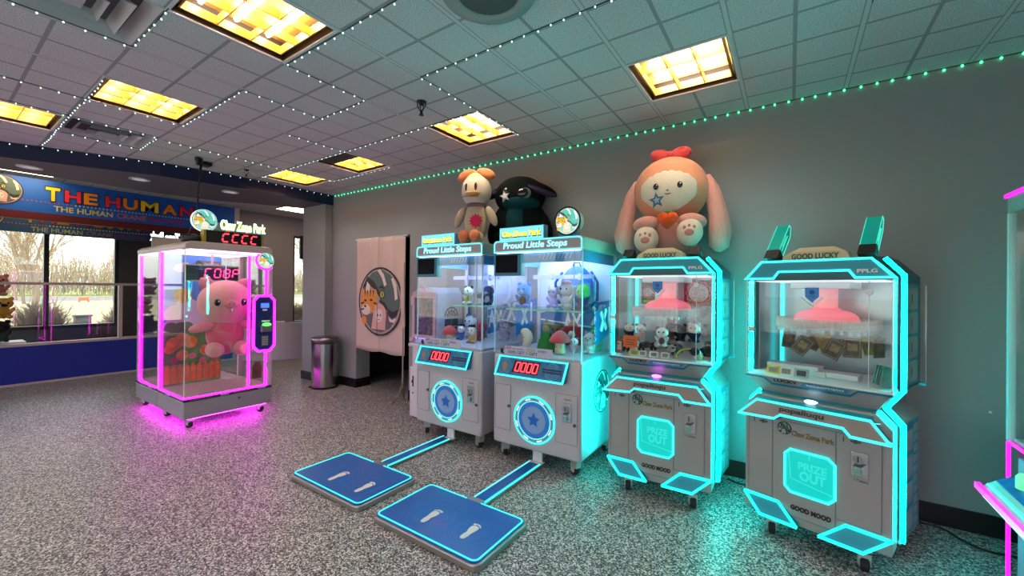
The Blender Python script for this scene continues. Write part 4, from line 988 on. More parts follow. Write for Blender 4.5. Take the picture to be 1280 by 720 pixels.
# prizes of the right carousel: hanging cards
CARD = mat('olive brown card', '#4a4436', .4, var=.5, bscale=45); CARDY = mat('yellow green card', '#8a9440', .4, var=.3, bscale=45); CARDG = mat('grey green card', '#5b6c62', .4, var=.5, bscale=45); CMK = mat('tan card print', '#8a7a58', .5, var=.4, bscale=70)
for px, py, yl, tl, yaw, m, l in ((986, 414, .34, .15, .9, CARDG, 'grey green hanging card at the far left of the carousel'), (1003, 418, .10, .62, .1, CARD, 'brown hanging card tilted sharply, left of the carousel front'), (1018, 412, .42, .5, .5, CARDG, 'small grey card hanging behind the tilted brown card'),
    (1032, 413, .36, -.3, .1, CARDY, 'yellow green card half hidden behind the second tilted card'), (1043, 420, .06, .45, .0, CARD, 'brown hanging card tilted at the middle of the carousel front'), (1065.5, 421, .08, 0, .1, CARD, 'brown card hanging straight down at the carousel front'), (1088, 417, .40, -.25, .3, CARDY, 'yellow green card hanging behind, right side of the carousel'), (1099, 420, .20, 0, 1.1, CARDG, 'grey green card hanging edge on at the right of the carousel')):
    x, z = F2.hit(px, py, yl); p = F2.w(x, yl, z-.03); p.z = min(p.z, 1.2385-.055*math.cos(tl)-.041*abs(math.sin(tl))-.004); t = thing('hanging_card', l, 'card', p, F2.rz, 'cards hanging from the carousel'); t.rotation_euler = (0, tl, F2.rz+yaw)
    w, h = .041, .055
    MB().box(-w, w, -.002, .002, -h, h).build('card', m, t); mb = MB(); mb.strip([(-w*.8, -h*.85), (w*.8, -h*.85), (w*.8, h*.85), (-w*.8, h*.85)], .004, -.003, -.0022); mb.box(-w*.55, w*.55, -.003, -.0022, -h*.3, h*.45); mb.build('print', CMK, t)
    MB().tube([(0, 0, h-.004), (0, 0, max(h+.002, 1.2395-p.z))], .0015, 5).build('hanging_cord', BLACK, t)
for px, m, l in ((966, PTY, 'yellow printed blister card at the left of the cabin floor'), (982, PT, 'grey blister card between the yellow one and the dark printed one'), (1001, mat('teal grey blister', '#8fa6a6', .3), 'grey blister card with a dark car shape print')):
    stand_card('blister_card', l, 'card', F2, px, 462, .05, .075, .058, m, .3, 'blister cards on the cabin floor', GRM if px < 1000 else INK)
MBs = MB().box(-.30, -.02, .0, .12, 0, .05).box(-.02, .17, .0, .12, 0, .028)
o = MBs.build('prize_riser', WHITE2); o.location = F2.w(0, .22, .9995); o.rotation_euler = (0, 0, F2.rz); tag(o, 'white stepped riser along the back of the card machine cabin', 'riser')
for k in range(4):
    p = F2.w(.275+.014*k, .16-.02*k, .9995); t = thing('boxed_card', ['grey card leaning nearest the cabin corner stack front', 'second leaning dark card in the corner stack', 'third leaning dark card in the corner stack', 'olive card at the back of the corner stack'][k], 'card', p, F2.rz, 'cards leaning in the right cabin corner'); t.rotation_euler = (0, .25-.02*k, F2.rz+.9)
    MB().box(-.04, .04, -.003, .003, .012, .115).build('card', (CARDG, CARD, CARD, CARD)[k], t)
o = MB().prism(rrect(-.03, .03, 0, .03, .008), 0, .02).build('price_tag', PT); o.location = F2.w(F2.hit(1025, 458, .20)[0], .18, 1.0); o.rotation_euler = (0, 0, F2.rz); tag(o, 'small pale tag standing before the white riser', 'tag')
# prizes of the two step machines
def pz(px, py, Y): return atY(px, py, Y)
SHZ, DKZ = 1.3175, .9405
def sp(label, px, Y, z, h, **k): p = atY(px, 400, Y); return plush('plush_toy', label, 'plush toy', (p.x, Y, z), h*1.12, group='plush prizes', **k)
# left machine
sp('white panda plush in a green scarf on the left machine shelf', 586, 3.50, SHZ, .19, body='#c9cfb2', head='#e4e6dc', ear='round', earc='#2a2a30', belly='#8fae3e', muzzle='#e9e2d8')
sp('black bunny plush with pale muzzle on the left machine shelf', 611, 3.44, SHZ, .20, body='#17171d', head='#1c1c22', ear='round', earc='#c78a92', belly='#b9b4ae', muzzle='#c9c2b8')
sp('tiny striped plush between the panda and the black bunny', 600, 3.58, SHZ, .13, body='#b7b2bb', head='#54505a', ear='point')
mushroom('red capped mushroom plush at the front of the left machine', (atY(562, 420, 3.09).x, 3.09, DKZ), .175, group=None)
sp('black haired panda plush with a blue scarf beside the mushroom', 577, 3.36, DKZ, .15, body='#3f5b9a', head='#ded9d6', ear='round', earc='#1a1a1e', hat='#17161a')
sp('black haired plush in a tan coat, right of the blue scarf one', 591, 3.22, DKZ, .165, body='#b59a6a', head='#d9d2c8', ear='round', earc='#1a191d', hat='#17161a')
sp('red plush at the right side of the left machine deck', 601.5, 3.42, DKZ, .20, body='#8a2036', head='#a33148', ear='flop')
sp('blue and white striped plush behind the black haired ones', 589, 3.57, DKZ, .24, body='#aebbe0', head='#d4d6ea', ear='point', earc='#2f5fb0')
sp('pale pink plush in the right rear corner of the left machine', 632, 3.52, DKZ, .19, body='#c79aa6', head='#d8b4ba', ear='round', earc='#c27f90', muzzle='#e2d0cc')
# right machine
sp('bright blue bear plush on the right machine shelf', 655.5, 3.17, SHZ, .22, body='#2a74c4', head='#3585d2', ear='round', earc='#2a74c4', muzzle='#6fa6d8', belly='#1d1d28')
sp('lilac striped cat plush on the right machine shelf', 692, 3.40, SHZ, .19, body='#a79ccf', head='#c9c2e2', ear='point')
sp('grey elephant like plush with pink pointed hat on the shelf', 708, 3.34, SHZ, .23, body='#a9a7a2', head='#b4b1ab', ear='flop', hat='#c77f9c')
sp('green headed doll plush in navy clothes on the shelf', 729, 3.27, SHZ, .20, body='#1c2e5e', head='#4fae45', ear='point', hat='#5fbf4a')
t = thing('backpack', 'big blue backpack hung on the back wall of the right machine', 'bag', (-1.70, 3.60, 1.50))
BPK = plushmat('bag', '#2a62c0'); MB().ell((0, 0, .02), (.17, .055, .20), u=24, v=14).build('body', BPK, t, smooth=True); MB().ell((0, -.055, -.07), (.13, .03, .09)).build('front_pocket', BPK, t, smooth=True)
for s in (-1, 1): MB().tube([(s*.15, .0, .16), (s*.22, -.02, .06), (s*.22, -.02, -.10), (s*.15, 0, -.17)], .013, 8).build('strap', mat('navy strap', '#1b3f86', .7), t, smooth=True)
mb = MB(); mb.tube([(-.04, 0, .21), (-.03, 0, .25), (.03, 0, .25), (.04, 0, .21)], .01, 8); mb.build('handle', mat('navy strap', '#1b3f86', .7), t, smooth=True)
moon('cream crescent moon plush at the front of the right machine', (atY(655.5, 420, 3.16).x, 3.16, DKZ), .20)
# green dress doll
t = thing('doll', 'doll in a long green leaf dress at the front of the right machine', 'doll', (atY(683, 420, 3.17).x, 3.17, DKZ), 0)
MB().lathe([(.075, 0), (.085, .03), (.07, .09), (.035, .16), (.03, .175)], 20).build('dress', plushmat('dress', '#1f7a2c'), t, smooth=True)
mb = MB()
for k in range(9): a = 2*PI*k/9; mb.hull([(.06*math.cos(a-.25), .06*math.sin(a-.25), .09), (.06*math.cos(a+.25), .06*math.sin(a+.25), .09), (.09*math.cos(a), .09*math.sin(a), .01)], [(.055*math.cos(a-.25), .055*math.sin(a-.25), .09), (.055*math.cos(a+.25), .055*math.sin(a+.25), .09), (.085*math.cos(a), .085*math.sin(a), .01)])
mb.build('dress_leaf', plushmat('leaf', '#2f9a3a'), t); MB().ell((0, 0, .205), (.036, .034, .04)).build('head', plushmat('skin', '#8f7d5e'), t, smooth=True); MB().ell((0, .01, .222), (.04, .036, .035)).build('hair', plushmat('hair', '#6b5a2a'), t, smooth=True); MB().ell((.0, 0, .262), (.015, .012, .025)).build('bun', plushmat('hair', '#6b5a2a'), t, smooth=True)
mushroom('larger red capped mushroom plush in front of the red petal cushion', (atY(700, 430, 3.12).x, 3.12, DKZ), .20, rz=.2, group=None)
# red flower cushion
t = thing('flower_cushion', 'dark red heart petal cushion behind the mushroom in the right machine', 'cushion', (atY(716, 420, 3.50).x, 3.50, DKZ+.130), 0); fm = plushmat('redpetal', '#a3141f')
for k in range(5): a = PI/2+2*PI*k/5; MB().ell((.075*math.cos(a), 0, .075*math.sin(a)), (.052, .035, .052), u=14, v=9).build('petal', fm, t, smooth=True)
MB().ell((0, -.025, 0), (.035, .025, .035), u=14, v=9).build('flower_center', plushmat('cen', '#d0a8a0'), t, smooth=True)
sp('pale pink plush sitting before the red petal cushion', 718.5, 3.30, DKZ, .12, body='#d9b2c4', head='#e2c4d2', ear='round', earc='#c97a9a')
sp('white pig plush with pink ears at the right of the machine', 738, 3.31, DKZ, .17, body='#dcd2d4', head='#e6dede', ear='point', earc='#d98aa2', muzzle='#e2a9b4')
sp('light green dinosaur plush at the right rear of the machine', 747, 3.53, DKZ, .20, body='#79c48a', head='#6fd07a', ear='point', earc='#4fae5c')
sp('tan brown plush with raised arms behind the petal cushion', 697, 3.62, DKZ, .20, body='#6a4a2f', head='#8a6238', ear='round')
# ------------------------------------------------------------------ magenta lit glass machine with the pig
FB = mat('beige grey frame', '#b3a8a6', .4); FW = mat('frosted white frame', '#b7b0b3', .3); BANDM = mat('dark plum band', '#2d1640', .35)
def pig_machine():
    t = thing('prize_machine', 'tall glass machine outlined in magenta light with a pig plush inside', 'arcade machine', (-5.15, 2.01, 0), PI/2)
    W, D, zb, zt = .43, 1.60, .315, 1.92
    b = MB().box(-W, W, 0, .795, .105, .288).box(-W, W, .805, D, .105, .288).build('base', mat('silver grey base', '#96929a', .4, .2), t, bevel=.012)
    MB().box(-W-.002, W+.002, -.002, .797, .2885, zb).box(-W-.002, W+.002, .803, D+.002, .2885, zb).build('printed_band', BANDM, t)
    mb = MB(); random.seed(3)
    for x0, x1, mi in ((-.38, -.18, 0), (-.10, -.02, 1), (.02, .2, 0), (.28, .36, 1)): mb.mi = mi; mb.box(x0, x1, -.0035, -.0022, .297, .307)
    for y0, y1, mi in ((.08, .3, 0), (.4, .52, 1), (.6, .7, 0), (1.0, 1.12, 1), (1.25, 1.4, 0)): mb.mi = mi; mb.box(-W-.0035, -W-.0022, y0, y1, .297, .307)
    mb.build('band_print', [mat('olive band print', '#6d6a3c', .5), mat('white band print', '#cfc8d4', .5)], t)
    mb = MB(); mb.disc((.08, .235), .012, -.008, -.0005, 14); mb.box(.08, .10, -.012, -.004, .236, .241); mb.build('lock', GREYD, t)
    MB().strip([(-W+.06, .05), (W-.06, .05), (W-.06, D-.06), (-W+.06, D-.06)], .03, .095, .1045, 'z').build('underglow_strip', glow('magenta underglow', (1.0, .03, .9), 14), t)
    for x in (-.35, .35):
        for y in (.07, .73, D-.1): caster(t, x, y, .105, .3, CHROME, .042)
    MB().box(-W+.02, W-.02, .02, D-.02, zb+.0005, zb+.012).build('deck', mat('confetti white deck', '#b9a9a4', .6, var=.5, bscale=70), t)
    # roof and uprights
    MB().prism([(-W, 1.885), (W, 1.885), (W, 1.93), (W-.045, 1.965), (-W+.045, 1.965), (-W, 1.93)], 0, D).build('roof_frame', FB, t, bevel=.008)
    MB().box(-W+.06, W-.06, .04, D-.04, 1.872, 1.8845).build('roof_light', glow('pink white roof light', (1.0, .66, .84), 1.5), t)
    for x in (-W+.022, W-.022): MB().box(x-.02, x+.02, .775, .825, zb, 1.885).build('upright', FB, t); MB().box(x-.015, x+.015, D-.03, D, zb, 1.885).build('upright', FB, t)
    MB().box(W-.035, W, .0, .05, zb, 1.885).build('upright', FW, t)
    for y0, y1 in ((.01, .773), (.827, D-.03)):
        for x in (-W+.004, W-.004): MB().box(x-.003, x+.003, y0, y1, zb+.001, 1.884).build('side_glass', GL, t)
    MB().box(-W+.008, .165, .003, .009, zb+.001, 1.884).build('front_glass', GL, t); MB().box(.195, W-.036, .003, .009, zb+.001, 1.884).build('front_glass', GL, t)
    MB().box(-W+.008, W-.036, D-.009, D-.003, zb+.001, 1.884).build('rear_glass', GL, t)
    MB().box(-W, -W+.006, .0, .011, zb, 1.885).build('glass_corner', ACR, t)
    # magenta light strips
    def L(n, *a): MB().box(*a).build(n, PINK, t)
    L('led_strip', -W-.006, -W-.001, .70, .755, zb+.004, 1.875); L('led_strip', -W-.006, -W-.001, 1.42, 1.475, zb+.004, 1.86)
    L('led_strip', -W-.006, -W-.001, .012, .70, zb+.002, zb+.016); L('led_strip', -W-.006, -W-.001, .83, 1.42, zb+.002, zb+.016)
    MB().box(-W-.006, -W-.001, .20, .70, 1.865, 1.876).build('led_strip', PINKT, t); MB().box(-W-.006, -W-.001, .83, 1.42, 1.85, 1.861).build('led_strip', PINKT, t)
    L('led_strip', -W, W-.05, -.006, -.001, zb+.002, zb+.020)
    L('led_strip', .160, .185, -.008, -.001, zb+.02, 1.84); MB().box(-.24, .24, -.007, -.001, 1.84, 1.855).build('led_strip', PINKT, t)
    L('led_strip', .345, .370, -.008, -.001, zb+.02, .77); L('led_strip', .345, .370, -.008, -.001, 1.40, 1.73)
    MB().ring((.345, 1.80), .094, .11, -.012, -.0045, 30, t0=PI*.75, t1=PI*1.75).build('led_arc', PINK, t)
    e = MB().disc((.345, 1.80), .092, -.024, -.001, 40).build('badge', WHITE2, t); emblem('emblem', e, .345, 1.80, .086, -.0245, 'lit', rim=False)
    # control column
    oc = [(.20, .80), (.25, .745), (.375, .745), (.425, .80), (.425, 1.33), (.375, 1.385), (.25, 1.385), (.20, 1.33)]
    p = MB().prism(oc, -.06, -.0095).build('control_panel', NAVY, t)
    MB().strip(oc, .022, -.068, -.050).build('panel_light', PINK, p)
    MB().box(.275, .365, -.063, -.0605, 1.245, 1.30).build('screen', glow('blue panel screen', (.05, .12, .95), 1.2), p)
    MB().box(.295, .345, -.062, -.0605, 1.21, 1.232).build('caption', WLET, p)
    b = MB().box(.27, .385, -.10, -.0605, .965, 1.04).build('button_box', mat('grey button box', '#6f7a74', .4), p, bevel=.01)
    MB().ell((.33, -.085, 1.05), (.05, .03, .022)).build('push_button', glow('green button glow', (.12, .95, .12), 1.1), b, smooth=True); MB().box(.285, .375, -.066, -.0605, 1.082, 1.10).build('caption', WLET, p)
    k = MB().box(.285, .36, -.064, -.0605, .80, .92).build('keypad', mat('keypad grey', '#5d5f68', .4), p)
    mb = MB(); [mb.box(.293+.022*i, .308+.022*i, -.067, -.0645, .81+.027*j, .828+.027*j) for i in range(3) for j in range(4)]; mb.build('keypad_keys', mat('key light grey', '#a7a9b2', .4), k)
    MB().box(.36, .40, -.02, -.0095, .53, .60).build('latch', FW, t)
    mb = MB(); mb.prism([(.22, .42), (.33, .42), (.33, .56), (.30, .61), (.25, .61), (.22, .56)], .0095, .012); mb.build('arch_print', mat('brown arch print', '#6b4437', .6), t)
    MB().box(-.30, -.16, -.0035, .0025, .33, .365).build('rating_plate', GREY, t)
    # printed scene behind the pig
    z0, z1, y = zb+.02, 1.86, .745
    bd = MB().box(-W+.03, .17, y, y+.012, z0, z1).build('backdrop', mat('sky print', '#5a9cf0', .6), t)
    mb = MB()
    cl = [(-.30, 1.16, .11), (-.18, 1.22, .13), (-.05, 1.15, .12), (.08, 1.24, .12), (-.33, 1.02, .10), (-.2, 1.0, .15), (0, 1.0, .15), (.12, 1.05, .09), (-.26, 1.70, .05), (-.20, 1.71, .06), (-.14, 1.70, .045), (.05, 1.55, .05), (.1, 1.56, .06)]
    for k, (cx, cz, r) in enumerate(cl): mb.disc((max(-.40+r, min(.17-r, cx)), cz), r, y-.0012-k*.00005, y-.0002, 20)
    mb.build('cloud_print', mat('lilac white print', '#d6d0ee', .6), bd)
    mb = MB(); mb.prism([(-.40, z0), (.17, z0), (.17, .98), (.05, .93), (-.1, .98), (-.25, .93), (-.40, 1.0)], y-.0028, y-.0019)
    mb.build('meadow_print', mat('meadow green print', '#5b8a3c', .6, var=.3, bscale=12), bd)
    mb = MB(); [mb.disc((x, 1.0), .07, y-.0034-x*.001, y-.0029, 16) for x in (-.33, -.24, -.18)]; mb.build('hill_print', mat('dark slate print', '#6d7d6a', .6), bd)
    mb = MB(); [mb.disc(c[:2], c[2], y-.0042-c[2]*.003-c[1]*.0003, y-.0037, 16) for c in ((-.30, .82, .075), (-.22, .86, .08), (-.14, .83, .07), (-.34, .76, .055), (.02, .72, .07), (.1, .70, .06), (-.22, .68, .06))]
    mb.build('tree_print', mat('orange tree print', '#d9822c', .6, var=.3, bscale=20), bd)
    mb = MB(); [mb.disc(c, .035, y-.0056, y-.0047, 12) for c in ((-.3, .62), (-.12, .66), (-.02, .6), (.1, .62))]; mb.build('flower_print', mat('rose flower print', '#c9426e', .6), bd)
    mb = MB()
    for k in range(9): x = -.39+k*.062; mb.prism([(x, .36), (x+.054, .36), (x+.054, .54), (x+.027, .585), (x, .54)], y-.0066, y-.0057)
    mb.build('fence_print', mat('orange picket print', '#d9713f', .6, var=.12, bscale=20), bd)
    mb = MB(); mb.disc((-.22, 1.38), .07, y-.0036, y-.0021, 24); mb.ring((-.22, 1.38), .075, .09, y-.0036, y-.0019, 20); mb.build('sun_print', mat('yellow sun print', '#d9a437', .6), bd)
    fl = MB().box(-.09, .16, y-.012, y-.0072, 1.73, 1.80).build('name_plate', mat('grey name plate', '#7a7784', .5), bd); emblem('emblem', fl, -.06, 1.765, .035, y-.0123, 'line'); text('lettering', 'ClawZone Park', mat('plate letters', '#cfc9c0', .5), fl, (.06, 1.762), .16, .022, y-.0122, .02, .001)
    # inner scoreboard
    yy = .50; q = [atX(x, y_, -5.15-yy) for x, y_ in ((231, 331), (298, 351))]; x0, x1 = q[0].y-2.01, q[1].y-2.01; zc = (q[0].z+q[1].z)/2
    x0 = max(x0, -W+.03)
    ib = MB().box(x0, x1, yy, yy+.04, zc-.09, zc+.09).build('inner_scoreboard', mat('scoreboard black', '#100a12', .3), t)
    MB().strip([(x0, zc-.09), (x1, zc-.09), (x1, zc+.09), (x0, zc+.09)], .012, yy-.003, yy-.0002).build('board_edge', mat('green gold edge', '#8c9a5a', .4), ib)
    mb = MB(); seg7(mb, 'C08P', x0+.19, zc-.05, .06, .10, .035, yy-.004, yy-.0005, .012, .12); mb.build('digits', glow('magenta red digits', (1, .04, .16), 2.0), ib)
    MB().box((x0+x1)/2-.01, (x0+x1)/2+.01, yy+.01, yy+.03, zc+.0905, 1.87).build('hanger', FW, ib)
    # roof sign: scoreboard, name plate, badge
    sb = MB().box(-.24, .31, .03, .12, 1.9655, 2.10).build('scoreboard', mat('scoreboard black', '#100a12', .3), t)
    for x in (-.262, .312): MB().box(x, x+.021, .028, .122, 1.9655, 2.10).build('end_cap', mat('mustard end cap', '#a58f2a', .4), sb)
    mb = MB()
    for x in (-.02, .18): mb.prism([(x-.03, 2.1005), (x+.03, 2.1005), (x, 2.118)], .06, .09)
    mb.build('beacon', mat('amber beacon', '#b9701c', .3, emit='#c96a10', st=.5), sb)
    mb = MB(); seg7(mb, 'CCCC', -.09, 1.987, .062, .088, .034, .026, .0295, .013, .14); mb.build('digits', RED7, sb)
    pl = MB().box(-.16, .40, .125, .14, 2.06, 2.20).build('sign_plate', mat('sign plate grey', '#8f9a98', .4), t)
    MB().box(-.14, -.11, .125, .14, 1.9655, 2.06).box(.25, .28, .125, .14, 1.9655, 2.06).build('plate_leg', FW, pl)
    text('lettering_halo', 'Claw Zone Park', glow('halo ice white', (.55, .95, 1.0), 1.6), pl, (.165, 2.185), .48, .115, .1249, .055, .002)
    text('lettering', 'Claw Zone Park', glow('sign lemon', (.80, .92, .12), 1.15), pl, (.165, 2.185), .46, .09, .1225, .02, .006)
    d = MB().disc((-.23, 2.205), .118, .11, .14, 44).build('round_badge', glow('badge rim ice', (.55, .95, .95), 1.2), t); emblem('emblem', d, -.23, 2.205, .108, .1085, 'lit', rim=True)
    MB().box(-.25, -.21, .115, .135, 1.9655, 2.09).build('badge_leg', FW, d)
    # rear sign seen from its back
    rp = MB().box(-.33, .10, D-.16, D-.145, 1.9655, 2.11).build('rear_sign_plate', FB, t)
    rt = text('lettering', 'Claw Zone Park', glow('rear letter white', (1, .97, .98), 2.2), rp, (0, 0), .46, .12, 0, .05, .006); rt.rotation_euler = (0, 0, PI); rt.location = (-.115, D-.144, 2.115)
    MB().lathe([(.09, 0), (.09, .04), (.075, .07), (.04, .085), (.003, .088)], 24, (-.33, .16, 1.9655)).build('cable_dome', BLACK, t, smooth=True)
    return t
pig_machine()
t = thing('power_cable', 'pair of black cables dropping from the ceiling to the magenta machine', 'cable', (-5.52, 1.80, CZ-.03))
for s in (-1, 1): MB().tube([(-.03*s, .03, .02), (-.012*s, .02, -.2), (.008*s, 0, -.5), (-.012*s, -.03, -.7), (.0, -.09, -.88)], .008, 7).build('strand', BLACK, t, smooth=True)
MB().lathe([(.03, .029), (.03, .0), (.018, -.05), (.012, -.06)], 12).build('ceiling_collar', BLACK, t, smooth=True)
t = thing('ceiling_junction_box', 'small black box on the ceiling beside the cable pair', 'box', (-5.68, 1.93, CZ-.045)); MB().box(-.06, .06, -.045, .045, 0, .0445).build('body', BLACK, t, bevel=.008); MB().box(-.02, .02, -.052, -.0455, .01, .03).build('plug', GREYD, t)
# big pig plush
pw = atX(282, 380, -5.52)
PK = plushmat('pigskin', '#d98d94'); PK2 = plushmat('pigdeep', '#c8616f'); PK3 = plushmat('pigpale', '#e0a59c')
t = thing('pig_plush', 'big pink pig plush hanging inside the magenta lit machine', 'plush toy', (-5.52, pw.y, .70), PI/2-.16)
MB().ell((0, 0, .24), (.19, .17, .25), u=28, v=18).build('body', PK2, t, smooth=True)
MB().ell((0, -.02, .60), (.275, .25, .265), u=32, v=20).build('head', PK3, t, smooth=True)
for s in (-1, 1):
    o = MB().lathe([(.075, -.0), (.07, .05), (.045, .09), (.008, .12)], 16).build('ear', PK, t, smooth=True, loc=(s*.17, .0, .80)); o.rotation_euler = (.3, s*.75, 0); o.scale = (1, .5, 1)
    MB().ell((s*.125, -.242, .61), (.032, .018, .040)).build('eye', EYE, t, smooth=True); MB().ell((s*.125+.008, -.259, .622), (.008, .004, .009), u=8, v=6).build('eye_glint', WLET, t, smooth=True)
    MB().ell((s*.23, -.06, .33), (.13, .06, .055), (0, s*.25, 0)).build('arm', PK, t, smooth=True)
    MB().ell((s*.13, -.15, .07), (.085, .13, .085), (0, 0, -s*.2)).build('leg', PK, t, smooth=True); MB().ell((s*.145, -.275, .07), (.06, .015, .06)).build('foot_pad', PK3, t, smooth=True)
MB().ell((0, -.268, .588), (.072, .038, .052)).build('snout', PK, t, smooth=True)
for s in (-1, 1): MB().ell((s*.022, -.304, .592), (.009, .006, .014), u=8, v=6).build('nostril', PK2, t, smooth=True)
MB().tube([(-.02, -.262, .515), (0, -.266, .508), (.02, -.262, .515)], .004, 6).build('mouth', PK2, t)
MB().tube([(0, 0, .86), (0, 0, 1.165)], .004, 6).build('hang_strap', WLET, t)

# ------------------------------------------------------------------ walk-in claw enclosure with the circus style sign
t = thing('claw_enclosure', 'walk in claw ride with navy low wall and a blue circus style sign', 'claw ride', (-9.4, 2.2, 0), PI/2)
EN = mat('enclosure navy', '#06278f', .45); PW = mat('pinkish white rail', '#b8a6a8', .45); SB = mat('sign blue', '#0d57b8', .5); SBD = mat('sign blue rear', '#0c3f6a', .6); REDB = mat('dark red frame', '#5a1216', .5)
x0, x1 = -5.5, 1.50
MB().box(x0, x1, 0, .06, .03, .575).build('low_wall', EN, t); MB().box(x0, x1, -.01, .07, .0, .03).build('base_trim', PW, t); MB().box(x0, x1, -.015, .075, .575, .615).build('top_rail', PW, t)
MB().box(x0, x1, .005, .05, 1.49, 1.53).build('mid_rail', PW, t)
MB().box(-.23, -.18, .0, .06, .615, 1.49).build('post', PW, t); MB().box(x1, x1+.09, 0, .09, 0, 3.12).build('post', PW, t)
MB().box(x0, x1, .06, 2.2, .03, .40).build('pit_floor', mat('pit navy teal', '#12283e', .6, var=.4, bscale=6), t)
MB().box(x0, -.24, .026, .032, .616, 1.489).build('glass_panel', GL, t)
s1 = MB().box(x0, x1, 0, .05, 2.585, 3.09).build('sign_board', SB, t); MB().box(x0, x1, -.005, .055, 2.47, 2.584).build('red_frame', REDB, t)
s2 = MB().box(x0, x1, 2.15, 2.2, 2.45, 2.90).build('rear_sign_board', SBD, t); MB().box(x0, x1, 2.145, 2.205, 2.901, 3.08).build('rear_frame', REDB, t)
cols = {'y': mat('sign yellow', '#f0c81e', .5), 'r': mat('sign red', '#e0283f', .5), 'o': mat('sign orange', '#ec8a1c', .5)}
OUTL = mat('sign letter outline', '#0d0f1c', .5)
def ey(px, py, X=-9.4): return atX(px, py, X).y-2.2
let = [('T', 56, 76, 'y'), ('H', 80, 102, 'r'), ('E', 104, 123, 'o'), ('H', 131, 151, 'r'), ('U', 153, 173, 'o'), ('M', 175, 199, 'y'), ('A', 202, 222, 'o'), ('N', 224, 242, 'r')]
def sign_text(par, yb, z, h, dim, shift=0, sc=1):
    for ch, a, b, c in let:
        u, v = ey(a, 250)*sc+shift, ey(b, 250)*sc+shift
        hh = h*(1.12 if ch in 'T' else 1)
        text('letter_outline', ch, OUTL, par, ((u+v)/2, z), (v-u)*1.04, hh*1.06, yb, .06, .006)
        text('lettering', ch, cols[c] if not dim else mat('rear sign '+c, {'y': '#8a7a22', 'r': '#7a2636', 'o': '#8a5a2a'}[c], .6), par, ((u+v)/2, z), (v-u)*.92, hh*.92, yb-.0062, .035, .006)
    def ln(s, a, b, c, zz, hh):
        u, v = ey(a, 270)*sc+shift, ey(b, 270)*sc+shift; text('lettering', s, c, par, ((u+v)/2, zz), v-u, hh, yb, .015, .004)
    P_ = (mat('sign cream', '#c9c05a', .5), mat('sign coral', '#b9624a', .5), mat('sign crimson', '#a32246', .5)) if not dim else (mat('rear cream', '#8f9472', .6), mat('rear coral', '#7a5a52', .6), mat('rear crimson', '#6a2844', .6))
    ln('THE HUMAN', 67, 141, P_[0], z-.215, h*.42); ln('CRANE', 146, 183, P_[1], z-.215, h*.42); ln('MACHINE', 186, 231, P_[2], z-.215, h*.36)
    mb = MB(); u, v = ey(22, 260)*sc+shift, ey(234, 260)*sc+shift; n = 46
    for k in range(n): mb.mi = 0 if k > 12 else 1; mb.disc((u+(v-u)*k/(n-1), z-.135), .011, yb-.003, yb-.0002, 8)
    mb.build('dotted_line', [mat('dot white', '#b9b9a8', .5), mat('dot rose', '#a34a6a', .5)], par)
    emblem('emblem', par, ey(0, 240)*sc+shift, z-.02, .205, yb-.002, 'print')
sign_text(s1, -.0005, 2.885, .20, False)
sign_text(s2, 2.1495, 2.735, .20, True)
# toys piled at its left end on a white stand
ps = thing('display_stand', 'white stand under the pile of plush toys in the claw ride', 'stand', (-9.75, atX(5, 390, -9.75).y-.05, .401)); MB().box(-.16, .16, -.2, .2, 0, .20).build('body', WHITE2, ps); MB().box(-.2, .2, -.25, .25, .2005, .23).build('top_plate', WHITE2, ps)
for l, y_, z_, h_, b_, hd_, px_ in (('black plush lying lowest in the toy pile by the window', -9.75, 0, .34, '#1a1418', '#241a20', 7), ('yellow plush in the middle of the toy pile by the window', -9.77, 1, .34, '#c9962a', '#d9b040', 11), ('pink plush topping the toy pile by the window', -9.74, 2, .34, '#b9786a', '#c08078', 4)):
    q = atX(px_, 390, y_); plush('plush_toy', l, 'plush toy', (y_, q.y-.05, .632+.345*z_), h_, body=b_, head=hd_, ear='round', rz=PI/2, group='toys piled in the claw ride', muzzle='#2a2020')

# ------------------------------------------------------------------ smaller furniture along the wall
t = thing('trash_can', 'round stainless steel trash can standing beside the pier', 'trash can', (-5.755, 3.49, 0), -.6)
SS = mat('stainless steel', '#a7a3a5', .18, 1)
MB().lathe([(.186, .0), (.19, .03), (.186, .032)], 40).build('base_ring', BLACK, t, smooth=False); MB().lathe([(.185, .032), (.185, .66), (.178, .665)], 48).build('body', SS, t, smooth=False)
MB().lathe([(.192, .667), (.192, .725), (.185, .745), (.15, .757), (.05, .760), (.002, .760)], 48).build('lid', mat('lid steel', '#8f8b8c', .22, 1), t, smooth=True)
MB().box(-.20, -.165, -.03, .03, .62, .66).build('hinge_block', BLACK, t, loc=(0, 0, 0)); MB().box(-.03, .03, -.215, -.188, .012, .03).build('pedal', BLACK, t)
t = thing('doorway_curtain', 'split white doorway curtain printed with a round dragon and tiger badge', 'curtain', (-4.77, 3.70, 0))
CT = mat('curtain cotton', '#c7b1ab', .9, bump=.1, bscale=500)
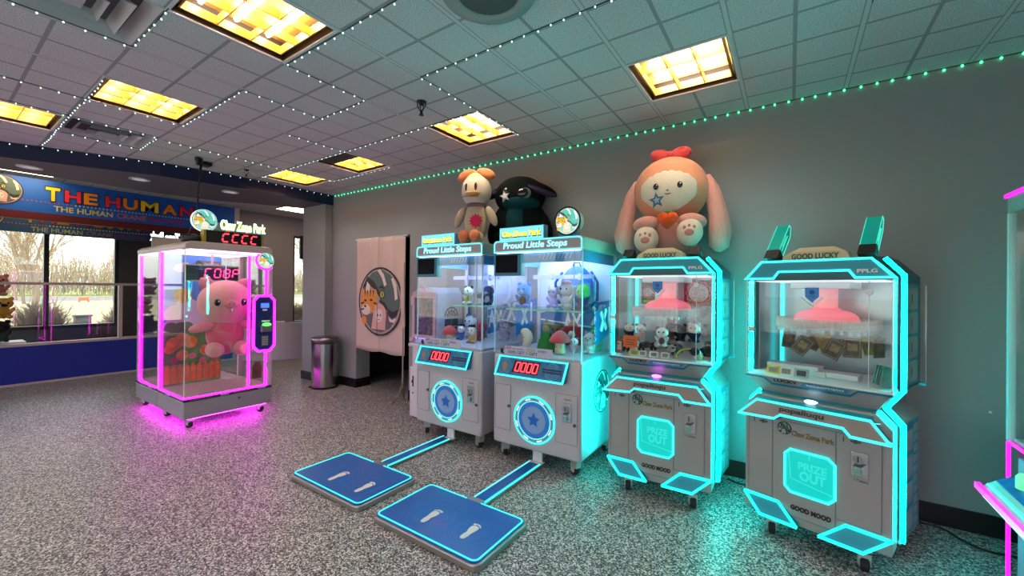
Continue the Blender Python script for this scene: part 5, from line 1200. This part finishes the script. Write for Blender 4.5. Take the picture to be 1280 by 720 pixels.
def cloth(x0, x1, z0, z1, sag):
    mb = MB(); nx, nz = 40, 24; V = {}
    for side in (0, 1):
        for i in range(nx+1):
            for j in range(nz+1):
                u, v = i/nx, j/nz; x = x0+(x1-x0)*u; zb = z0-sag*math.sin(PI*u)*.0+.012*math.cos(u*5)
                V[side, i, j] = mb.bm.verts.new((x-.02*(1-v)*(.5-u), .010*math.sin(x*17)*(.25+.75*v)+.006*math.sin(x*41)*v+side*.003, zb+(z1-zb)*v))
    for i in range(nx):
        for j in range(nz):
            for side in (0, 1): mb.face([V[side, a, b] for a, b in ((i, j), (i+1, j), (i+1, j+1), (i, j+1))])
    for j in range(nz):
        for i in (0, nx): mb.face((V[0, i, j], V[0, i, j+1], V[1, i, j+1], V[1, i, j]))
    for i in range(nx):
        for j in (0, nz): mb.face((V[0, i, j], V[0, i+1, j], V[1, i+1, j], V[1, i, j]))
    return mb
cloth(-.515, -.020, .59, 2.21, 0).build('left_panel', CT, t, smooth=True); cloth(-.016, .510, .585, 2.205, 0).build('right_panel', CT, t, smooth=True)
MB().box(-.022, -.014, -.004, .0, 1.27, 2.2).build('joined_seam', CT, t)
MB().tube([(-.58, .012, 2.195), (.56, .012, 2.195)], .008, 8).build('curtain_rod', WHITE2, t)
e = emblem('badge_print', t, .02, 1.30, .455, -.016, 'print', sx=.98, off=.0011)
MB().box(-.022, -.015, -.0285, -.0275, .845, 1.27).build('slit_line', mat('slit dark', '#2a2024', .8), t)
t = thing('coat_stand', 'slim stand with curved bronze feet and a pale cloth beside the doorway', 'stand', (-4.115, 3.56, 0))
BZ = mat('bronze foot', '#7d6d58', .35, .8)
MB().tube([(0, 0, .2), (0, 0, 1.75)], .010, 8).build('pole', mat('pole grey', '#8d8688', .4), t)
for a in (-2.0, -2.75, 2.2, .3, 1.3)[:3]: MB().tube([(0, 0, .30), (.02*math.cos(a), .02*math.sin(a), .2), (.05*math.cos(a), .05*math.sin(a), .09), (.13*math.cos(a), .13*math.sin(a), .012)], .009, 7).build('foot', BZ, t, smooth=True)
mb = MB(); mb.prism([(-.05, 1.82), (.015, 1.82), (.02, 1.3), (.03, 1.0), (.012, .97), (-.03, 1.06), (-.045, 1.4)], -.012, .012, 'y'); mb.build('hanging_cloth', CT, t, bevel=.004)
t = thing('light_switch', 'small white light switch plate on the wall right of the curtain', 'switch', (-4.10, WY-.0005, 1.325)); MB().box(-.055, .055, -.008, 0, -.058, .058).build('plate', WHITE2, t, bevel=.003); MB().box(-.008, .008, -.014, -.0085, -.015, .015).build('rocker', WLET, t)
t = thing('wall_anchor', 'tiny white wall plug right of the card machine', 'wall plug', (1.02, WY-.0005, .76)); MB().disc((0, 0), .007, -.005, 0, 14).build('cap', WLET, t); MB().disc((0, 0), .003, -.008, -.0055, 8).build('screw', STEEL, t)
# little white house-shaped vending machine
t = thing('vending_machine', 'small white house shaped vending machine behind the left step machine', 'vending machine', (-3.39, 3.2, 0)); w = .19
HW = mat('house white', '#c9c2cc', .45); HP = mat('pale pink trim', '#c9a2ab', .45)
MB().box(-w, w, .0, .46, .04, .60).build('lower_cabinet', HW, t, bevel=.008); MB().box(-w, w, .04, .46, .601, .83).build('middle_body', HW, t); MB().box(-w-.02, w-.005, -.01, .46, .831, .865).build('tray', HW, t, bevel=.006)
MB().prism([(-w, .866), (w, .866), (w, 1.42), (w-.06, 1.50), (-w+.06, 1.50), (-w, 1.42)], .05, .46).build('house_body', HW, t, bevel=.006)
MB().strip([(-w+.02, .95), (w-.03, .95), (w-.03, 1.40), (-w+.02, 1.40)], .035, .025, .0495).build('window_trim', HP, t)
pd = MB().prism([(-w, 1.42), (w-.01, 1.42), (w-.04, 1.45), (.03, 1.475), (0, 1.52), (-.05, 1.475), (-w+.03, 1.45)], .02, .0495).build('pediment', HP, t); MB().prism(star((-.01, 1.465), .028, .7, 8), .012, .0195).build('scroll', HP, pd)
MB().box(-w+.037, w-.047, .040, .0495, .968, 1.383).build('display_pane', mat('patterned violet pane', '#54435f', .3, var=.8, bscale=32), t)
mb = MB(); s = w+.0008; mb.ring((.27, 1.17), .10, .112, s, s+.004, 24, 'x', 0, PI); mb.ring((.27, 1.17), .06, .07, s, s+.004, 20, 'x', 0, PI)
for k in range(5): a = PI*(k+.5)/5; mb.strip([(.27+.02*math.cos(a), 1.17+.02*math.sin(a)), (.27+.1*math.cos(a), 1.17+.1*math.sin(a))], .006, s, s+.004, 'x', closed=False)
for z in (.97, 1.065):
    for y_ in (.16, .275): mb.box(s, s+.004, y_, y_+.105, z, z+.08)
mb.build('arched_window', mat('dark window print', '#26303c', .4), t)
MB().ell((-w+.0, .03, .905), .03).build('knob', HP, t, smooth=True)
MB().tube([(-.14, .035, .93), (.17, .035, .93)], .008, 8).build('violet_lamp', glow('violet tube', (.22, .12, 1.0), 2.2), t)
mb = MB(); mb.box(-w+.05, -w+.065, -.006, -.0005, .38, .50); mb.box(-w+.035, -w+.05, -.006, -.0005, .42, .45); mb.box(-w+.05, -w+.062, -.006, -.0005, .30, .315); mb.build('slot_mark', INK, t)
# curved white counter in the back room
t = thing('reception_counter', 'curved white counter in the back room behind the pier', 'counter', (-9.55, 4.75, 0))
P_, n = [], 24
arc = [math.radians(-72+144*k/n) for k in range(n+1)]
MB().prism([(1.07*math.cos(a), 1.07*math.sin(a)) for a in arc]+[(1.0*math.cos(a), 1.0*math.sin(a)) for a in arc[::-1]], .0, .76, 'z').build('curved_panel', mat('counter white', '#c9bcc4', .4), t)
MB().prism([(1.075*math.cos(a), 1.075*math.sin(a)) for a in arc[:9]]+[(.85*math.cos(a), .85*math.sin(a)) for a in arc[:9][::-1]], .761, .785, 'z').build('ledge', WHITE2, t)
MB().prism([(.995*math.cos(a), .995*math.sin(a)) for a in arc]+[(.6*math.cos(a), .6*math.sin(a)) for a in arc[::-1]], .60, .63, 'z').build('worktop', mat('brown worktop', '#4a3a34', .5), t)
t = thing('window_box', 'black box hung at the head of the narrow window', 'box', (FX+.06, 5.36, 2.45)); MB().box(-.03, .03, -.10, .10, -.28, .28).build('case', BLACK, t, bevel=.006); MB().box(.0305, .033, -.04, .04, .02, .06).build('label_plate', WLET, t)

# ------------------------------------------------------------------ plush toys on top of the machines
ZT = 1.9125
OR = plushmat('apricot', '#e08458'); DW = plushmat('duckwhite', '#d6cbb8'); DY = plushmat('duckyellow', '#dcc07c'); DG = plushmat('duckbeige', '#c3b19a'); MAU = plushmat('mauve', '#7d5f74')
t = thing('duckling_plush', 'tall pale duckling plush with an orange bow, sitting on the left step machine', 'plush toy', (-2.565, 3.135, ZT+.014), .25, sc=.90)
MB().ell((0, 0, .25), (.135, .125, .23), u=28, v=18).build('body', DG, t, smooth=True); MB().ell((0, -.01, .585), (.165, .155, .185), u=32, v=20).build('head', DW, t, smooth=True)
MB().ell((0, -.0, .66), (.13, .135, .125), u=24, v=14).build('crown_patch', DY, t, smooth=True)
mb = MB(); mb.lathe([(.10, .40), (.118, .415), (.118, .435), (.09, .455)], 24); mb.build('collar', MAU, t, smooth=True)
for s in (-1, 1):
    MB().ell((s*.115, -.02, .762), (.115, .055, .058), (0, s*.35, 0)).build('bow_loop', OR, t, smooth=True)
    MB().ell((s*.19, -.03, .30), (.045, .05, .12), (0, -s*.45, 0)).build('arm', DG, t, smooth=True)
    MB().ell((s*.065, -.125, .06), (.065, .085, .065), (.25, 0, 0)).build('leg', DG, t, smooth=True); MB().ell((s*.065, -.185, .075), (.062, .045, .065)).build('foot', OR, t, smooth=True)
    MB().ell((s*.055+.0, -.152, .60), (.016, .012, .042), (.0, 0, 0)).build('eye', plushmat('eyebrown', '#4a3a30'), t, smooth=True)
MB().ell((0, -.02, .765), (.03, .04, .035)).build('bow_knot', OR, t, smooth=True)
MB().ell((.03, -.165, .525), (.085, .06, .022)).build('bill', plushmat('bill', '#d9a860'), t, smooth=True); MB().ell((.03, -.155, .505), (.06, .045, .014)).build('lower_bill', plushmat('bill2', '#b98a58'), t, smooth=True)
mb = MB(); mb.tube([(-.12+.012*k, -.150-.0007*k*(10-k)*.6, .505+.010*math.sin(k*2.1)) for k in range(9)], .007, 6); mb.build('bead_chain', CHROME, t, smooth=True)
st = star((.045, .24), .075, .72, 12); mb = MB(); mb.hull([(x, -.10-.02*(1-abs(x-.045)/.08), z) for x, z in st], [(x, -.135+.35*(x-.0)**2, z) for x, z in st]); mb.build('pink_patch', plushmat('hotpink', '#cf2358'), t)
BKP = plushmat('charcoal', '#0e1616'); BK2 = plushmat('charcoal dark', '#0c0c12'); TLB = plushmat('teal belly', '#123c42'); PLM = plushmat('plum lining', '#3a2f4a'); SLT = plushmat('slate rim', '#5a6b70')
t = thing('dog_plush', 'black floppy eared plush with a star on its cheek, across both step machines', 'plush toy', (-2.30, 3.505, ZT+.022), .30, sc=.92)
MB().ell((0, 0, .25), (.31, .22, .27), u=32, v=20).build('body', BKP, t, smooth=True); MB().ell((0, -.10, .25), (.16, .135, .22), u=24, v=16).build('belly', TLB, t, smooth=True)
MB().ell((.01, -.03, .545), (.285, .23, .215), u=36, v=22).build('head', BKP, t, smooth=True); MB().ell((.03, -.075, .46), (.225, .185, .115), u=28, v=16).build('muzzle', TLB, t, smooth=True)
for s in (-1, 1):
    k_ = 1.0 if s < 0 else 1.3
    MB().ell((s*(.25 if s < 0 else .235), -.02-(.06 if s > 0 else 0), .61), (.165*k_, .11*k_, .045*k_), (.3, s*.42, s*.1)).build('ear', BK2, t, smooth=True)
    MB().ell((s*(.265 if s < 0 else .25), -.035-(.06 if s > 0 else 0), .595), (.158*k_, .106*k_, .036*k_), (.3, s*.42, s*.1)).build('ear_lining', PLM, t, smooth=True)
    MB().ell((s*.27, .0, .20), (.09, .12, .19), (0, -s*.3, 0)).build('arm', BKP, t, smooth=True); MB().ell((s*.16, -.15, .06), (.09, .12, .08)).build('leg', BKP, t, smooth=True)
MB().ell((.10, -.222, .530), (.088, .035, .066)).build('eye_rim', SLT, t, smooth=True); MB().ell((.10, -.245, .532), (.062, .022, .050)).build('eye', EYE, t, smooth=True)
MB().ell((-.085, -.225, .56), (.04, .03, .045)).build('eye', EYE, t, smooth=True)
mb = MB(); s_ = star((-.095, .505), .062, .42, 5, PI/2+.2); mb.hull([(x, -.20, z) for x, z in s_], [(x, -.265+.9*(x+.02)**2, z) for x, z in s_]); mb.build('cheek_star', mat('silver star', '#b9bcc0', .4), t)
# big bunny
HO = plushmat('hood peach', '#df9672'); HP2 = plushmat('hood pink', '#d79a90'); FC = plushmat('face cream', '#ddd0bd'); BOW = plushmat('coral bow', '#d94f4c'); PAD = plushmat('paw pad', '#c0807c')
t = thing('bunny_plush', 'huge peach bunny plush with red bow and blue star cheek, holding an orange heart', 'plush toy', (-.81, 3.47, 1.745), .14, sc=.995)
MB().ell((0, 0, .21), (.225, .155, .215), u=32, v=20).build('body', HP2, t, smooth=True)
MB().ell((0, -.01, .555), (.285, .225, .272), u=40, v=26).build('head', HO, t, smooth=True)
# cream face with a scalloped hairline
mb = MB(); nx, nz = 28, 20; V = {}
def hs(x, z): q = 1-((x)/.285)**2-((z-.555)/.272)**2; return -.01-.225*math.sqrt(max(q, .02))
for i in range(nx+1):
    for j in range(nz+1):
        u = -1+2*i/nx; v = j/nz; x = u*.205*math.sqrt(max(0, 1-(abs(2*v-1)**3)*.35)); top = .605+.05*(1-u*u)+.012*abs(math.sin(u*9.4)); bot = .355+.09*u*u
        z = bot+(top-bot)*v; V[i, j] = mb.bm.verts.new((x, hs(x, z)-.008, z))
for i in range(nx):
    for j in range(nz): mb.face((V[i, j], V[i+1, j], V[i+1, j+1], V[i, j+1]))
fo = mb.build('face', FC, t, smooth=True); so = fo.modifiers.new('s', 'SOLIDIFY'); so.thickness = .012; so.offset = 0
for s in (-1, 1):
    MB().ell((s*.085-.0, hs(.085, .545)-.012, .548), (.021, .012, .025)).build('eye', EYE, t, smooth=True); MB().ell((s*.085+.006, hs(.085, .55)-.024, .556), (.006, .003, .006), u=8, v=6).build('eye_glint', WLET, t, smooth=True)
    e = MB().tube([(s*.25, .02, .64), (s*.305, .0, .54), (s*.345, -.02, .36), (s*.365, -.03, .20), (s*.355, -.03, .09), (s*.345, -.03, .05)], [.05, .055, .068, .085, .07, .025], 14).build('ear', HP2, t, smooth=True)
    MB().ell((s*.17, -.16, .275), (.105, .075, .062), (0, s*.12, s*.25)).build('arm', HP2, t, smooth=True)
    MB().ell((s*.075, -.04, .84), (.085, .04, .055), (0, s*-.25, 0)).build('bow_loop', BOW, t, smooth=True)
for s, z, x, rz_ in ((-1, .145, -.16, .3), (1, .19, .155, -.2)):
    MB().ell((x, -.20, z), (.095, .075, .105), (.0, 0, rz_)).build('foot', FC, t, smooth=True)
    MB().ell((x, -.272, z-.012), (.034, .010, .026)).build('paw_pad', PAD, t, smooth=True)
    for k in (-1, 0, 1): MB().ell((x+k*.034, -.264, z+.038-abs(k)*.010), (.013, .010, .015), u=10, v=6).build('toe_pad', PAD, t, smooth=True)
MB().ell((0, -.05, .84), (.03, .03, .03)).build('bow_knot', BOW, t, smooth=True)
MB().ell((0, hs(0, .51)-.014, .512), (.011, .007, .008)).build('nose', plushmat('nose grey', '#7d7a82'), t, smooth=True); MB().tube([(-.02, hs(.02, .485)-.016, .488), (0, hs(0, .48)-.016, .482), (.02, hs(.02, .485)-.016, .488)], .0035, 6).build('mouth', EYE, t)
mb = MB(); s_ = star((-.082, .445), .062, .45, 5, PI/2+.1); mb.hull([(x, hs(x, z)-.010, z) for x, z in s_], [(x, hs(x, z)-.018, z) for x, z in s_]); mb.mi = 1; s2_ = star((-.082, .445), .03, .45, 5, PI/2+.1); mb.hull([(x, hs(x, z)-.017, z) for x, z in s2_], [(x, hs(x, z)-.021, z) for x, z in s2_]); mb.build('cheek_star', [mat('star blue', '#3a7296', .6), mat('star pale', '#9fc6d0', .6)], t)
hm = plushmat('heart orange', '#e0561c')
MB().ell((-.028, -.235, .30), (.048, .045, .045)).ell((.028, -.235, .30), (.048, .045, .045)).lathe([(.006, .215), (.045, .25), (.07, .285)], 16, (0, -.235, 0)).build('heart', hm, t, smooth=True); MB().ell((0, -.235, .345), (.03, .03, .012)).build('heart_leaf', plushmat('leaf green', '#5a8a3a'), t, smooth=True)

# ------------------------------------------------------------------ machine cut by the edge of the view
PKD = glow('deck magenta tube', (1.0, .008, .80), .9)
t = thing('arcade_machine', 'glass arcade machine with magenta edge lights and a blue sloped control deck', 'arcade machine', (.92, 2.72, 0), -PI/2); W = .45
MB().box(-W+.03, W, .03, .75, .06, .72).build('cabinet', mat('dark cabinet', '#16181f', .4), t, bevel=.01); MB().box(-W+.09, W-.09, .015, .0295, .10, .68).build('front_panel', mat('lilac grey panel', '#8d90a4', .4), t)
for y0 in (.0,): MB().box(-W, -W+.014, .0, .014, .04, .735).build('led_strip', PKD, t); MB().box(-W+.014, W, .0, .01, .729, .742).build('led_strip', PKD, t); MB().box(W-.028, W, .0, .03, .04, .724).build('led_strip', PINK, t)
for x in (-.3, .3):
    for y_ in (.12, .65): caster(t, x, y_, .06, 0, CHROME, .028)
A = [(-.20, -.12, .50), (-.20, -.15, .56), (-.20, -.10, .60), (-.20, .0, .66), (-.20, .0, .46)]
dk = MB().hull(A, [(W, y_, z_) for _, y_, z_ in A]).build('control_deck', mat('deck grey', '#a7b0ae', .35), t)
MB().hull([(-.185, -.108, .6005), (W-.01, -.108, .6005), (W-.01, -.005, .662), (-.185, -.005, .662)], [(-.185, -.105, .604), (W-.01, -.105, .604), (W-.01, -.007, .667), (-.185, -.007, .667)]).build('deck_top', mat('deck blue', '#1d5f9c', .25, var=.3, bscale=20), dk)
MB().box(-.21, W, -.172, -.151, .545, .572).build('tube_light', PKD, dk); MB().box(-.17, W, -.140, -.128, .580, .588).build('upper_light', CYANT, dk); MB().box(-.20, W, -.147, -.135, .510, .518).build('lower_light', CYANT, dk)
b = MB().lathe([(.03, .0), (.03, .05), (.022, .062), (.002, .064)], 20, (-.04, -.06, .63)).build('push_button', glow('deck button green', (.1, .9, .25), 1.0), dk, smooth=True)
MB().lathe([(.018, .0), (.016, .05), (.002, .052)], 14, (.06, -.04, .645)).build('joystick', BLACK, dk, smooth=True)
MB().box(-W, W, .0, .75, 1.90, 1.995).build('marquee', mat('marquee teal grey', '#7fa8a0', .3), t, bevel=.006); MB().box(-W, W, -.012, -.001, 1.98, 1.998).build('marquee_light', PKD, t)
MB().box(-W, -W+.025, .0, .025, .742, 1.90).build('post', mat('post pale', '#b9c6ca', .3), t); MB().box(-W+.026, W, .004, .010, .743, 1.899).build('front_glass', GL, t); MB().box(-W+.002, -W+.008, .026, .74, .743, 1.899).build('side_glass', GL, t)
MB().box(-W+.01, W, .70, .75, .743, 1.899).build('back_panel', mat('back teal', '#2f6f72', .4), t); MB().strip([(.06, .80), (.06, 1.68), (.16, 1.76), (.6, 1.76)], .012, -W+.03, -W+.036, 'x', closed=False).build('inner_light', glow('teal inner line', (.1, .85, .70), 1.0), t)
MB().box(-W+.03, W, .02, .70, .7435, .76).build('prize_deck', WHITE2, t)
MB().disc((-.37, .50), .02, -.006, .0145, 16).build('lock', CHROME, t)

# cables on the floor
def cable(label, pts, r=.007):
    t = thing('floor_cable', label, 'cable', (*pts[0], 0)); P = [(x-pts[0][0], y-pts[0][1], r+.001) for x, y in pts]
    # smooth path
    Q = []
    for i in range(len(P)-1):
        a, b, c, d = Vector(P[max(0, i-1)]), Vector(P[i]), Vector(P[i+1]), Vector(P[min(len(P)-1, i+2)])
        for k in range(6): s = k/6; Q.append(.5*((2*b)+(c-a)*s+(2*a-5*b+4*c-d)*s*s+(3*b-a-3*c+d)*s**3))
    Q.append(Vector(P[-1])); MB().tube(Q, r, 8).build('cord', mat('dark cable', '#241d20', .5), t, smooth=True)
    return t
cable('dark cable curving along the floor toward the edge machine', [(.62, 3.66), (.72, 3.68), (.80, 3.66), (.86, 3.56), (.93, 3.50), (1.02, 3.50), (1.15, 3.52)])
cable('dark cable on the floor behind the two teal machines', [(-.40, 3.64), (-.32, 3.60), (-.22, 3.62), (-.12, 3.66), (.0, 3.66)])
# ------------------------------------------------------------------ outdoors
def mat_ground():
    m, N, L, P = base('winter lawn and road')
    t = N.new('ShaderNodeTexCoord'); sp = N.new('ShaderNodeSeparateXYZ'); L.new(t.outputs['Object'], sp.inputs[0])
    mr = N.new('ShaderNodeMapRange'); mr.inputs[1].default_value = -160; mr.inputs[2].default_value = -10; L.new(sp.outputs[0], mr.inputs[0])
    r = N.new('ShaderNodeValToRGB'); r.color_ramp.interpolation = 'CONSTANT'; E = r.color_ramp.elements
    E[0].position = 0; E[0].color = (.30, .34, .08, 1); E[1].position = .45; E[1].color = (.26, .22, .21, 1)
    for p, c in ((.62, (.50, .43, .24)),): e = E.new(p); e.color = (*c, 1)
    L.new(mr.outputs[0], r.inputs['Fac'])
    n = N.new('ShaderNodeTexNoise'); n.inputs['Scale'].default_value = 1.2; n.inputs['Detail'].default_value = 6; L.new(t.outputs['Object'], n.inputs['Vector'])
    mx = N.new('ShaderNodeMix'); mx.data_type = 'RGBA'; mx.blend_type = 'MULTIPLY'; mx.inputs['Factor'].default_value = .5
    L.new(r.outputs['Color'], mx.inputs['A']); L.new(n.outputs['Color'], mx.inputs['B']); L.new(mx.outputs['Result'], P.inputs['Base Color'])
    P.inputs['Roughness'].default_value = .95
    return m
struct('ground', MB().box(-260, -12.2, -120, 160, -.5, -.3), mat_ground())
BARK = mat('bare tree bark', '#6f6252', .9); TWIG = mat('tan twig', '#85745c', .9)
def tree_mesh(seed, depth=6, h=10):
    random.seed(seed); tr = MB(); br = MB()
    def grow(p, d, L, r, k):
        q = p+d*L; m_ = p+d*L*.5+Vector((random.uniform(-1, 1), random.uniform(-1, 1), 0))*L*.06
        (tr if k >= depth-1 else br).tube([p, m_, q], [r, r*.85, r*.7], 6 if k > 4 else 3, cap=False)
        if k == 0: return
        for i in range(4 if k > 3 else 3):
            e = (d*1.1+Vector((random.uniform(-1, 1), random.uniform(-1, 1), random.uniform(-.1, .5)))*.62).normalized()
            grow(p+d*L*random.uniform(.5, 1), e, L*random.uniform(.6, .8), r*.55, k-1)
    grow(Vector((0, 0, 0)), Vector((0, 0, 1)), h*.26, h*.011, depth)
    return tr, br
protos = []
for s in (1, 2):
    tr, br = tree_mesh(s); t = thing('bare_tree', 'bare winter tree seen through the windows', 'tree', (-50, 0, -.3), 0, 'bare winter trees outside')
    a = tr.build('trunk', BARK, t); b = br.build('branches', TWIG, t); protos.append((t, a, b))
random.seed(11)
spots = []
for X in (-46, -60, -76):
    y = X*-.03-6
    while y < -X*.50: spots.append((X+random.uniform(-3, 3), y+random.uniform(-1, 1))); y += 9.5
spots += [(-29, 3.1), (-33, 19)]
for i, (X, Y) in enumerate(spots):
    src = protos[i % 2]
    if i < 2: r = src[0]
    else:
        r = src[0].copy(); C.objects.link(r)
        for ch in src[1:]:
            c = ch.copy(); C.objects.link(c); c.parent = r
    r.location = (X, Y, -.3); r.rotation_euler = (0, 0, random.uniform(0, 6)); s = random.uniform(.85, 1.15); r.scale = (s, s, s)
# the brushy wood edge far beyond the road
mb = MB(); random.seed(5)
for k in range(5200):
    y = random.uniform(-10, 62); x = random.uniform(-112, -98); h = random.uniform(2.5, 9.5)*random.uniform(.5, 1); z0 = random.uniform(-.3, h*.6)
    mb.tube([(x, y, z0), (x+random.uniform(-.8, .8), y+random.uniform(-1.2, 1.2), h)], [.05, .02], 3, cap=False)
o = mb.build('treeline', mat('hazy brush', '#8d8067', .95), kind='stuff'); tag(o, 'hazy tan brush and saplings of the far wood edge', 'treeline')
# twiggy shrubs
def shrub(n, R, h):
    mb = MB()
    for k in range(n):
        a = random.uniform(0, 2*PI); e = random.uniform(.2, 1.45); d = Vector((math.cos(a)*math.cos(e), math.sin(a)*math.cos(e), math.sin(e)))
        p = Vector((random.uniform(-.2, .2), random.uniform(-.2, .2), 0)); q = p+Vector((d.x*R, d.y*R, d.z*h))*random.uniform(.6, 1)
        m_ = p.lerp(q, .5)+Vector((0, 0, .1)); mb.tube([p, m_, q], [.010, .008, .004], 3, cap=False)
        for j in range(5):
            s = m_.lerp(q, random.random()); mb.tube([s, s+(d+Vector((random.uniform(-1, 1), random.uniform(-1, 1), random.uniform(-.3, 1))))*.13], [.006, .003], 3, cap=False)
    return mb
SHM = mat('shrub twigs', '#5f4f3b', .9, var=.4, bscale=6)
def sy(px, X): return atX(px, 390, X).y
t0 = thing('shrub', 'leafless twiggy shrub left of the utility box outside', 'shrub', (-16.2, sy(52, -16.2), -.3))
sh = shrub(700, .74, 1.42).build('twigs', SHM, t0); MB().ell((0, 0, .06), (.35, .35, .12)).build('root_mound', mat('mulch', '#4d3f33', .95), t0, smooth=True)
kids = list(t0.children)
for px, X, s, l in ((-52, -15.3, .9, 'leafless twiggy shrub behind the plush toy pile outside'), (153, -16.0, .85, 'leafless twiggy shrub right of the utility box outside'), (373, -14.6, .9, 'leafless twiggy shrub outside the narrow window')):
    r = t0.copy(); C.objects.link(r); r.location = (X, sy(px, X), -.3); r.scale = (s, s, s); r.rotation_euler = (0, 0, X*3); r['label'] = l
    for ch in kids: c = ch.copy(); C.objects.link(c); c.parent = r
p = atX(103, 402, -17.5)
t = thing('utility_box', 'dark green utility box on the lawn between two shrubs', 'box', (-17.5, p.y, -.3)); MB().box(-.16, .16, -.17, .17, 0, .86).build('cabinet', mat('utility green grey', '#3d4240', .6), t, bevel=.02); MB().box(-.18, .18, -.19, .19, .8605, .90).build('lid', mat('utility lid', '#343937', .6), t)
p = atX(105, 363, -62)
t = thing('barrier', 'small orange red barrier on the lawn near the distant road', 'barrier', (-62, p.y, -.3), .1)
cr = mat('barrier orange red', '#b5532e', .5); MB().box(-.03, .03, -.38, .38, .18, .5).build('panel', cr, t)
for y_ in (-.35, .35): MB().box(-.2, .2, y_-.03, y_+.03, 0, .1795).build('leg', cr, t)
# ------------------------------------------------------------------ daylight
w = bpy.data.worlds.new('sky'); SC.world = w; w.use_nodes = True
N, L = w.node_tree.nodes, w.node_tree.links; bg = N['Background']
sk = N.new('ShaderNodeTexSky'); sk.sky_type = 'NISHITA'; sk.sun_elevation = math.radians(38); sk.sun_rotation = math.radians(100); sk.sun_disc = False; sk.air_density = 1.2; sk.dust_density = 3
mx = N.new('ShaderNodeMix'); mx.data_type = 'RGBA'; mx.inputs['Factor'].default_value = .6; mx.inputs['B'].default_value = (4.5, 4.4, 4.4, 1)
L.new(sk.outputs[0], mx.inputs['A']); L.new(mx.outputs['Result'], bg.inputs['Color']); bg.inputs['Strength'].default_value = .5
sun = bpy.data.lights.new('sun', 'SUN'); sun.energy = 2.4; sun.angle = .02; sun.color = (1, .95, .86); so = bpy.data.objects.new('sun', sun); C.objects.link(so); so.rotation_euler = (math.radians(48), 0, math.radians(70))
# ------------------------------------------------------------------ view
SC.view_settings.view_transform = 'Standard'; SC.view_settings.look = 'None'; SC.view_settings.gamma = 1; SC.view_settings.exposure = .92; SC.view_settings.use_curve_mapping = False
cy = SC.cycles
cy.use_denoising = True; cy.max_bounces = 10; cy.transparent_max_bounces = 24; cy.glossy_bounces = 5; cy.diffuse_bounces = 4; cy.sample_clamp_indirect = 8; cy.caustics_reflective = False; cy.caustics_refractive = False
